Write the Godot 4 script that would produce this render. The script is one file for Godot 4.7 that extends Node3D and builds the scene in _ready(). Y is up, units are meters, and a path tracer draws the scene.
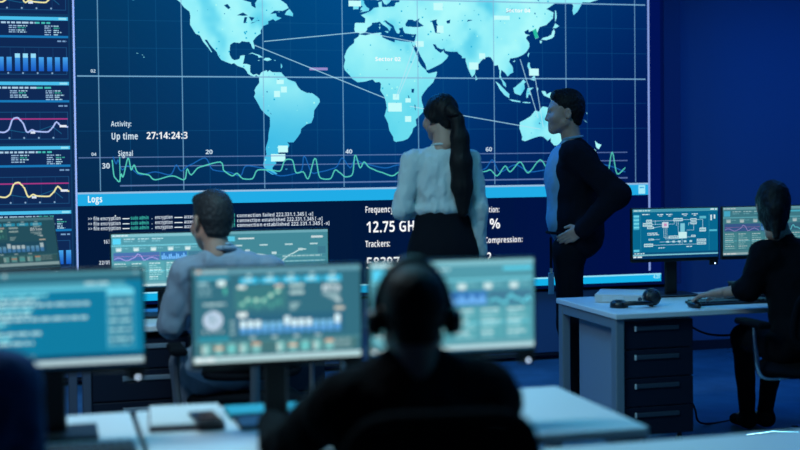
extends Node3D
# A dim control room: a video wall with a world map, rows of desks with monitors, two people standing and four seated.

const DESK := 0.696        # height of the desk tops
const WALL_Z := -8.66       # face of the video wall
const GX := [2.289, 2.841, 3.395, 3.956, 4.503, 5.074, 5.633, 6.185]

var font_rid: RID
var plain_rid: RID
var ts: TextServer
var M := {}
var taken := {}

# ---------------------------------------------------------------- small helpers
func numbered(called: String) -> String:
	if not taken.has(called):
		taken[called] = 0
		return called
	taken[called] += 1
	return "%s_%03d" % [called, taken[called]]

func thing(called: String, label: String, category: String, at := Vector3.ZERO, turn := 0.0, group := "") -> Node3D:
	var o := Node3D.new()
	o.name = numbered(called)
	add_child(o)
	o.position = at
	o.rotation.y = deg_to_rad(turn)
	o.set_meta("label", label)
	o.set_meta("category", category)
	if group: o.set_meta("group", group)
	return o

func part(called: String, mesh: Mesh, mat: Material, parent: Node, at := Vector3.ZERO, rot := Vector3.ZERO) -> MeshInstance3D:
	var o := MeshInstance3D.new()
	o.name = called
	o.mesh = mesh
	o.material_override = mat
	parent.add_child(o, true)
	o.position = at
	o.rotation_degrees = rot
	return o

func structure(called: String, mesh: Mesh, mat: Material, at := Vector3.ZERO) -> MeshInstance3D:
	var o := part(called, mesh, mat, self, at)
	o.set_meta("kind", "structure")
	return o

func mat(albedo: Color, rough := 0.6, metal := 0.0) -> StandardMaterial3D:
	# albedo given as linear base colour
	var m := StandardMaterial3D.new()
	m.albedo_color = albedo.linear_to_srgb()
	m.roughness = rough
	m.metallic = metal
	return m

func cloth(albedo: Color, bump: float, scale: float, rough := 0.9) -> StandardMaterial3D:
	var m := mat(albedo, rough)
	m.metallic_specular = 0.22
	m.uv1_triplanar = true
	m.uv1_scale = Vector3.ONE * scale
	m.heightmap_enabled = true
	m.heightmap_texture = M.weave
	m.heightmap_scale = bump
	return m

func noise_tex(freq: float, seed_: int, size := 256, lo := Color.BLACK, hi := Color.WHITE, octaves := 4) -> NoiseTexture2D:
	var n := FastNoiseLite.new()
	n.seed = seed_
	n.frequency = freq
	n.fractal_octaves = octaves
	var t := NoiseTexture2D.new()
	t.width = size
	t.height = size
	t.seamless = true
	t.noise = n
	var g := Gradient.new()
	g.set_color(0, lo)
	g.set_color(1, hi)
	t.color_ramp = g
	return t

# ---------------------------------------------------------------- mesh helpers
func st_new() -> SurfaceTool:
	var st := SurfaceTool.new()
	st.begin(Mesh.PRIMITIVE_TRIANGLES)
	st.set_smooth_group(-1)
	return st

func done(st: SurfaceTool) -> ArrayMesh:
	st.generate_normals()
	return st.commit()

func tri(st: SurfaceTool, a: Vector3, b: Vector3, c: Vector3, out: Vector3) -> void:
	# front faces run clockwise; «out» points away from the body
	if (b - a).cross(c - a).dot(out) > 0.0:
		st.add_vertex(a); st.add_vertex(c); st.add_vertex(b)
	else:
		st.add_vertex(a); st.add_vertex(b); st.add_vertex(c)

func quad(st: SurfaceTool, a: Vector3, b: Vector3, c: Vector3, d: Vector3, out: Vector3) -> void:
	tri(st, a, b, c, out)
	tri(st, a, c, d, out)

func add_box(st: SurfaceTool, c: Vector3, size: Vector3, bevel := 0.003, turn := Basis()) -> void:
	# a box with chamfered edges
	var h := size / 2.0
	var b := minf(bevel, minf(h.x, minf(h.y, h.z)) * 0.6)
	var v := func(s: Vector3, ax: int) -> Vector3:
		var p := Vector3(s.x * (h.x - b), s.y * (h.y - b), s.z * (h.z - b))
		p[ax] = s[ax] * h[ax]
		return c + turn * p
	st.set_smooth_group(-1)
	for ax in 3:
		var u := (ax + 1) % 3
		var w := (ax + 2) % 3
		for s in [-1.0, 1.0]:
			var pts := []
			for k in [[-1.0, -1.0], [1.0, -1.0], [1.0, 1.0], [-1.0, 1.0]]:
				var q := Vector3.ZERO
				q[ax] = s; q[u] = k[0]; q[w] = k[1]
				pts.append(v.call(q, ax))
			var n := Vector3.ZERO
			n[ax] = s
			quad(st, pts[0], pts[1], pts[2], pts[3], turn * n)
		for su in [-1.0, 1.0]:
			for sw in [-1.0, 1.0]:
				var q0 := Vector3.ZERO
				q0[ax] = -1.0; q0[u] = su; q0[w] = sw
				var q1 := q0
				q1[ax] = 1.0
				var n := Vector3.ZERO
				n[u] = su; n[w] = sw
				quad(st, v.call(q0, u), v.call(q1, u), v.call(q1, w), v.call(q0, w), turn * n)
	for sx in [-1.0, 1.0]:
		for sy in [-1.0, 1.0]:
			for sz in [-1.0, 1.0]:
				var s := Vector3(sx, sy, sz)
				tri(st, v.call(s, 0), v.call(s, 1), v.call(s, 2), turn * s)

func box(size: Vector3, bevel := 0.003, c := Vector3.ZERO) -> ArrayMesh:
	var st := st_new()
	add_box(st, c, size, bevel)
	return done(st)

func add_tube(st: SurfaceTool, pts: Array, radii: Array, sides := 10, squash := 1.0) -> void:
	# a tube along points, with round-ish closed ends
	st.set_smooth_group(1)
	var rings := []
	var prev_n := Vector3.ZERO
	for i in pts.size():
		var t: Vector3 = (pts[mini(i + 1, pts.size() - 1)] - pts[maxi(i - 1, 0)]).normalized()
		var n := prev_n
		if i == 0:
			n = t.cross(Vector3.UP if absf(t.y) < 0.9 else Vector3.RIGHT).normalized()
		else:
			n = (n - t * n.dot(t)).normalized()
		prev_n = n
		var b := t.cross(n)
		var r: float = radii[mini(i, radii.size() - 1)]
		var ring := []
		for k in sides:
			var a := TAU * k / sides
			ring.append(pts[i] + (n * cos(a) + b * sin(a) * squash) * r)
		rings.append(ring)
	for i in range(rings.size() - 1):
		for k in sides:
			var k2 := (k + 1) % sides
			var mid: Vector3 = (rings[i][k] + rings[i][k2]) / 2.0
			quad(st, rings[i][k], rings[i][k2], rings[i + 1][k2], rings[i + 1][k], mid - pts[i])
	st.set_smooth_group(-1)
	for e in [0, rings.size() - 1]:
		var out: Vector3 = pts[0] - pts[1] if e == 0 else pts[e] - pts[e - 1]
		for k in range(1, sides - 1):
			tri(st, rings[e][0], rings[e][k], rings[e][k + 1], out)

func tube(pts: Array, radii: Array, sides := 10, squash := 1.0) -> ArrayMesh:
	var st := st_new()
	add_tube(st, pts, radii, sides, squash)
	return done(st)

func add_lathe(st: SurfaceTool, profile: Array, c := Vector3.ZERO, turn := Basis(), sides := 20) -> void:
	# profile: [radius, height] pairs, spun round local y
	st.set_smooth_group(1)
	for i in range(profile.size() - 1):
		for k in sides:
			var a := TAU * k / sides
			var b := TAU * (k + 1) / sides
			var f := func(p: Array, ang: float) -> Vector3: return c + turn * Vector3(cos(ang) * p[0], p[1], sin(ang) * p[0])
			var n: Vector3 = Vector3(cos((a + b) / 2.0), 0, sin((a + b) / 2.0)) * (profile[i + 1][1] - profile[i][1])
			n += Vector3.UP * (profile[i][0] - profile[i + 1][0])
			quad(st, f.call(profile[i], a), f.call(profile[i], b), f.call(profile[i + 1], b), f.call(profile[i + 1], a), turn * n)

func lathe(profile: Array, c := Vector3.ZERO, turn := Basis(), sides := 20) -> ArrayMesh:
	var st := st_new()
	add_lathe(st, profile, c, turn, sides)
	return done(st)

func smooth_path(pts: Array, per := 6) -> Array:
	var c := Curve3D.new()
	for i in pts.size():
		var t: Vector3 = (pts[mini(i + 1, pts.size() - 1)] - pts[maxi(i - 1, 0)]) / 6.0
		c.add_point(pts[i], -t, t)
	var out := []
	for i in range((pts.size() - 1) * per + 1):
		out.append(c.samplef(float(i) / per))
	return out

func screen_mesh(w: float, h: float) -> ArrayMesh:
	# a flat lit panel facing +z with its picture laid over it
	var st := st_new()
	var p := [Vector3(-w / 2, h / 2, 0), Vector3(w / 2, h / 2, 0), Vector3(w / 2, -h / 2, 0), Vector3(-w / 2, -h / 2, 0)]
	var uv := [Vector2(0, 0), Vector2(1, 0), Vector2(1, 1), Vector2(0, 1)]
	for k in [0, 1, 2, 0, 2, 3]:
		st.set_uv(uv[k])
		st.set_normal(Vector3(0, 0, 1))
		st.add_vertex(p[k])
	return st.commit()

func screen_mat(im: Image, glow := 1.0) -> StandardMaterial3D:
	var m := StandardMaterial3D.new()
	m.albedo_color = Color(0.03, 0.03, 0.03)
	m.roughness = 0.6
	m.metallic_specular = 0.15
	m.emission_enabled = true
	m.emission = Color.BLACK
	m.emission_texture = ImageTexture.create_from_image(im)
	m.emission_energy_multiplier = glow
	m.texture_repeat = false
	return m

func area_light(called: String, parent: Node, size: Vector2, at: Vector3, rot: Vector3, color: Color, energy: float) -> void:
	var l := AreaLight3D.new()
	l.name = called
	l.area_size = size
	l.light_color = color
	l.light_energy = energy
	l.shadow_enabled = true
	l.set("area_range", 20.0)
	l.set("area_attenuation", 2.0)
	parent.add_child(l, true)
	l.position = at
	l.rotation_degrees = rot

# ---------------------------------------------------------------- smooth bodies: distances on a grid, meshed as surface nets
func cap(a: Vector3, b: Vector3, ra: float, rb: float, k := 0.03, n := Vector3.ZERO, f := 1.0, cut := false) -> Dictionary:
	return {"a": a, "b": b, "ra": ra, "rb": rb, "k": k, "n": n, "f": f, "cut": cut, "e": false}

func ell(c: Vector3, r: Vector3, k := 0.03, turn := Basis(), cut := false) -> Dictionary:
	return {"a": c, "b": c, "ra": maxf(r.x, maxf(r.y, r.z)), "rb": 0.0, "k": k, "r": r, "turn": turn, "cut": cut, "e": true}

func body(prims: Array, cell: float, crease := 0.0, stretch := Vector3.ONE * 14.0, seed_ := 1) -> Array:
	# returns [vertices, normals, indices]
	var lo := Vector3.ONE * 1e9
	var hi := -lo
	for p in prims:
		if p.cut: continue
		var r: float = maxf(p.ra, p.rb)
		lo = lo.min(p.a.min(p.b) - Vector3.ONE * r)
		hi = hi.max(p.a.max(p.b) + Vector3.ONE * r)
	lo -= Vector3.ONE * cell * 3.0
	hi += Vector3.ONE * cell * 3.0
	var nx := int((hi.x - lo.x) / cell) + 2
	var ny := int((hi.y - lo.y) / cell) + 2
	var nz := int((hi.z - lo.z) / cell) + 2
	var G := PackedFloat32Array()
	G.resize(nx * ny * nz)
	G.fill(1000.0)
	for p in prims:
		var k: float = p.k
		var pad: float = maxf(p.ra, p.rb) + k + cell * 2.5
		var l: Vector3 = ((p.a.min(p.b) - Vector3.ONE * pad - lo) / cell).floor()
		var h: Vector3 = ((p.a.max(p.b) + Vector3.ONE * pad - lo) / cell).ceil()
		var x0 := clampi(int(l.x), 0, nx - 1)
		var x1 := clampi(int(h.x), 0, nx - 1)
		var y0 := clampi(int(l.y), 0, ny - 1)
		var y1 := clampi(int(h.y), 0, ny - 1)
		var z0 := clampi(int(l.z), 0, nz - 1)
		var z1 := clampi(int(h.z), 0, nz - 1)
		var a: Vector3 = p.a
		var ab: Vector3 = p.b - p.a
		var inv := 1.0 / maxf(ab.length_squared(), 1e-9)
		var ra: float = p.ra
		var dr: float = p.rb - p.ra
		var e: bool = p.e
		var cut: bool = p.cut
		var n := Vector3.ZERO
		var f1 := 0.0
		var ri := Vector3.ONE
		var back := Basis()
		if e:
			ri = Vector3.ONE / p.r
			back = p.turn.inverse()
		else:
			n = p.n
			f1 = p.f - 1.0
		for iz in range(z0, z1 + 1):
			for iy in range(y0, y1 + 1):
				var i := nx * (iy + ny * iz) + x0
				for ix in range(x0, x1 + 1):
					var q := lo + Vector3(ix, iy, iz) * cell - a
					var d: float
					if e:
						q = (back * q) * ri
						var k0 := q.length()
						d = k0 * (k0 - 1.0) / maxf((q * ri).length(), 1e-6)
					else:
						q += n * (q.dot(n) * f1)
						var t := clampf(q.dot(ab) * inv, 0.0, 1.0)
						d = (q - ab * t).length() - (ra + dr * t)
					var g := G[i]
					if cut:
						d = -d
						var hh := k - absf(g - d)
						G[i] = maxf(g, d) + (hh * hh / (4.0 * k) if hh > 0.0 else 0.0)
					else:
						var hh := k - absf(g - d)
						G[i] = minf(g, d) - (hh * hh / (4.0 * k) if hh > 0.0 else 0.0)
					i += 1
	var band := cell * 4.0
	if crease > 0.0:
		var noise := FastNoiseLite.new()
		noise.seed = seed_
		noise.frequency = 1.0
		noise.fractal_octaves = 3
		for iz in nz:
			for iy in ny:
				var i := nx * (iy + ny * iz)
				for ix in nx:
					if absf(G[i]) < band:
						var q := (lo + Vector3(ix, iy, iz) * cell) * stretch
						G[i] += crease * noise.get_noise_3d(q.x, q.y, q.z)
					i += 1
	var V := PackedVector3Array()
	var N := PackedVector3Array()
	var I := PackedInt32Array()
	var at := PackedInt32Array()
	at.resize(nx * ny * nz)
	at.fill(-1)
	var sx := 1
	var sy := nx
	var sz := nx * ny
	for iz in range(0, nz - 1):
		for iy in range(0, ny - 1):
			var i := nx * (iy + ny * iz) - 1
			for ix in range(0, nx - 1):
				i += 1
				var a0 := G[i]
				if absf(a0) > band: continue
				var b0 := G[i + sx]
				var c0 := G[i + sy]
				var d0 := G[i + sx + sy]
				var a1 := G[i + sz]
				var b1 := G[i + sx + sz]
				var c1 := G[i + sy + sz]
				var d1 := G[i + sx + sy + sz]
				var inside := int(a0 < 0) + int(b0 < 0) + int(c0 < 0) + int(d0 < 0) + int(a1 < 0) + int(b1 < 0) + int(c1 < 0) + int(d1 < 0)
				if inside == 0 or inside == 8: continue
				var s := Vector3.ZERO
				var m := 0
				if (a0 < 0) != (b0 < 0): s += Vector3(a0 / (a0 - b0), 0, 0); m += 1
				if (c0 < 0) != (d0 < 0): s += Vector3(c0 / (c0 - d0), 1, 0); m += 1
				if (a1 < 0) != (b1 < 0): s += Vector3(a1 / (a1 - b1), 0, 1); m += 1
				if (c1 < 0) != (d1 < 0): s += Vector3(c1 / (c1 - d1), 1, 1); m += 1
				if (a0 < 0) != (c0 < 0): s += Vector3(0, a0 / (a0 - c0), 0); m += 1
				if (b0 < 0) != (d0 < 0): s += Vector3(1, b0 / (b0 - d0), 0); m += 1
				if (a1 < 0) != (c1 < 0): s += Vector3(0, a1 / (a1 - c1), 1); m += 1
				if (b1 < 0) != (d1 < 0): s += Vector3(1, b1 / (b1 - d1), 1); m += 1
				if (a0 < 0) != (a1 < 0): s += Vector3(0, 0, a0 / (a0 - a1)); m += 1
				if (b0 < 0) != (b1 < 0): s += Vector3(1, 0, b0 / (b0 - b1)); m += 1
				if (c0 < 0) != (c1 < 0): s += Vector3(0, 1, c0 / (c0 - c1)); m += 1
				if (d0 < 0) != (d1 < 0): s += Vector3(1, 1, d0 / (d0 - d1)); m += 1
				at[i] = V.size()
				V.append(lo + (Vector3(ix, iy, iz) + s / m) * cell)
				N.append(Vector3(b0 + d0 + b1 + d1 - a0 - c0 - a1 - c1, c0 + d0 + c1 + d1 - a0 - b0 - a1 - b1, a1 + b1 + c1 + d1 - a0 - b0 - c0 - d0).normalized())
	for iz in range(1, nz - 1):
		for iy in range(1, ny - 1):
			var i := nx * (iy + ny * iz)
			for ix in range(1, nx - 1):
				i += 1
				var g := G[i]
				if absf(g) > band: continue
				for ax in 3:
					var step: int = [sx, sy, sz][ax]
					var o := G[i + step]
					if (g < 0) == (o < 0): continue
					var u: int = [sy, sz, sx][ax]
					var w: int = [sz, sx, sy][ax]
					var A := at[i - u - w]
					var B := at[i - w]
					var C := at[i]
					var D := at[i - u]
					if A < 0 or B < 0 or C < 0 or D < 0: continue
					if g < 0:
						I.append_array([A, C, B, A, D, C])
					else:
						I.append_array([A, B, C, A, C, D])
	return [V, N, I]

func body_mesh(pieces: Array) -> ArrayMesh:
	# several grids joined into one surface
	var V := PackedVector3Array()
	var N := PackedVector3Array()
	var I := PackedInt32Array()
	for p in pieces:
		var off := V.size()
		V.append_array(p[0])
		N.append_array(p[1])
		for i in p[2]:
			I.append(i + off)
	var arr := []
	arr.resize(Mesh.ARRAY_MAX)
	arr[Mesh.ARRAY_VERTEX] = V
	arr[Mesh.ARRAY_NORMAL] = N
	arr[Mesh.ARRAY_INDEX] = I
	var m := ArrayMesh.new()
	m.add_surface_from_arrays(Mesh.PRIMITIVE_TRIANGLES, arr)
	return m

func moved(prims: Array, t: Transform3D) -> Array:
	var out := []
	for p in prims:
		var q: Dictionary = p.duplicate()
		q.a = t * p.a
		q.b = t * p.b
		if p.e: q.turn = t.basis * p.turn
		else: q.n = t.basis * p.n
		out.append(q)
	return out

# ---------------------------------------------------------------- pictures on the screens
func c8(r: int, g: int, b: int) -> Color:
	return Color8(r, g, b)

func dot(im: Image, x: int, y: int, c: Color, a: float) -> void:
	if x < 0 or y < 0 or x >= im.get_width() or y >= im.get_height(): return
	im.set_pixel(x, y, im.get_pixel(x, y).lerp(c, clampf(a, 0.0, 1.0)))

func rect(im: Image, x: float, y: float, w: float, h: float, c: Color) -> void:
	im.fill_rect(Rect2i(roundi(x), roundi(y), maxi(roundi(w), 1), maxi(roundi(h), 1)), c)

func frame(im: Image, x: float, y: float, w: float, h: float, t: float, c: Color) -> void:
	rect(im, x, y, w, t, c)
	rect(im, x, y + h - t, w, t, c)
	rect(im, x, y, t, h, c)
	rect(im, x + w - t, y, t, h, c)

func stroke(im: Image, a: Vector2, b: Vector2, t: float, c: Color, alpha := 1.0) -> void:
	var d := b - a
	var steep := absf(d.y) > absf(d.x)
	var n := int(ceilf(maxf(absf(d.x), absf(d.y))))
	if n == 0: return
	var r := t / 2.0 * d.length() / maxf(absf(d.x), absf(d.y))
	for i in range(n + 1):
		var p := a + d * (float(i) / n)
		var m := p.x if steep else p.y
		for k in range(int(floorf(m - r - 0.5)), int(ceilf(m + r + 0.5)) + 1):
			var cover := clampf(r + 0.5 - absf(k - m), 0.0, 1.0) * alpha
			if cover > 0.0:
				if steep: dot(im, k, roundi(p.y), c, cover)
				else: dot(im, roundi(p.x), k, c, cover)

func polyline(im: Image, pts: Array, t: float, c: Color, alpha := 1.0) -> void:
	for i in range(pts.size() - 1):
		stroke(im, pts[i], pts[i + 1], t, c, alpha)

func curve(pts: Array) -> Array:
	var c := Curve2D.new()
	for i in pts.size():
		var t: Vector2 = (pts[mini(i + 1, pts.size() - 1)] - pts[maxi(i - 1, 0)]) / 6.0
		t.y *= 0.5
		c.add_point(pts[i], -t, t)
	var out := []
	for i in range((pts.size() - 1) * 5 + 1):
		out.append(c.samplef(i / 5.0))
	return out

func disc(im: Image, c: Vector2, r: float, col: Color) -> void:
	for y in range(int(c.y - r - 1), int(c.y + r + 2)):
		for x in range(int(c.x - r - 1), int(c.x + r + 2)):
			dot(im, x, y, col, r + 0.5 - Vector2(x, y).distance_to(c))

func fill(im: Image, pts: PackedVector2Array, c: Color) -> void:
	var lo := 1e9
	var hi := -1e9
	for p in pts:
		lo = minf(lo, p.y)
		hi = maxf(hi, p.y)
	for y in range(maxi(int(lo), 0), mini(int(hi) + 2, im.get_height())):
		var xs := []
		for i in pts.size():
			var a := pts[i]
			var b := pts[(i + 1) % pts.size()]
			if (a.y <= y) != (b.y <= y):
				xs.append(a.x + (y - a.y) / (b.y - a.y) * (b.x - a.x))
		xs.sort()
		for k in range(0, xs.size() - 1, 2):
			var x0 := maxi(roundi(xs[k]), 0)
			var x1 := mini(roundi(xs[k + 1]), im.get_width())
			if x1 > x0: im.fill_rect(Rect2i(x0, y, x1 - x0, 1), c)

func text(im: Image, s: String, x: float, base: float, cap_h: float, c: Color, fit := 0.0, bold := true) -> float:
	# lettering laid into a picture: cap height in pixels, squeezed or widened to «fit» pixels when given
	var rid := font_rid if bold else plain_rid
	var em := maxi(roundi(cap_h / 0.714), 5)
	var size := Vector2i(em, 0)
	var wide := 0.0
	var glyphs := []
	for ch in s:
		var g := ts.font_get_glyph_index(rid, em, ch.unicode_at(0), 0)
		ts.font_render_glyph(rid, size, g)
		glyphs.append(g)
		wide += ts.font_get_glyph_advance(rid, em, g).x
	var k := fit / wide if fit > 0.0 else 1.0
	var pen := 0.0
	for g in glyphs:
		var uv := ts.font_get_glyph_uv_rect(rid, size, g)
		if uv.size.x > 0:
			var tex := ts.font_get_texture_image(rid, size, ts.font_get_glyph_texture_idx(rid, size, g))
			var off := ts.font_get_glyph_offset(rid, size, g)
			var x0 := x + (pen + off.x) * k
			for yy in int(uv.size.y):
				for xx in range(0, int(ceilf(uv.size.x * k))):
					var sxp := clampf((xx + 0.5) / k - 0.5, 0.0, uv.size.x - 1.0)
					var i0 := int(sxp)
					var fr := sxp - i0
					var a0 := tex.get_pixel(int(uv.position.x) + i0, int(uv.position.y) + yy).a
					var a1 := tex.get_pixel(int(uv.position.x) + mini(i0 + 1, int(uv.size.x) - 1), int(uv.position.y) + yy).a
					var a := lerpf(a0, a1, fr)
					if a > 0.02: dot(im, roundi(x0) + xx, roundi(base + off.y) + yy, c, a)
		pen += ts.font_get_glyph_advance(rid, em, g).x
	return wide * k

func scribble(im: Image, rng: RandomNumberGenerator, x: float, y: float, w: float, h: float, c: Color) -> void:
	# a line of print too small to read
	var p := x
	while p < x + w:
		var n := minf(rng.randf_range(1.2, 4.0) * h, x + w - p)
		rect(im, p, y, n, h, c)
		p += n + h * 0.6

func px(p: Array) -> Vector2:
	return Vector2((p[0] - 2.14) * 478.5, (2.98 - p[1]) * 478.5)

func geo(lonlat: Array) -> PackedVector2Array:
	var out := PackedVector2Array()
	for i in range(0, lonlat.size(), 2):
		out.append(px([4.1373 + 0.0099542 * lonlat[i], 1.9375 + 0.010435 * lonlat[i + 1]]))
	return out

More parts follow.
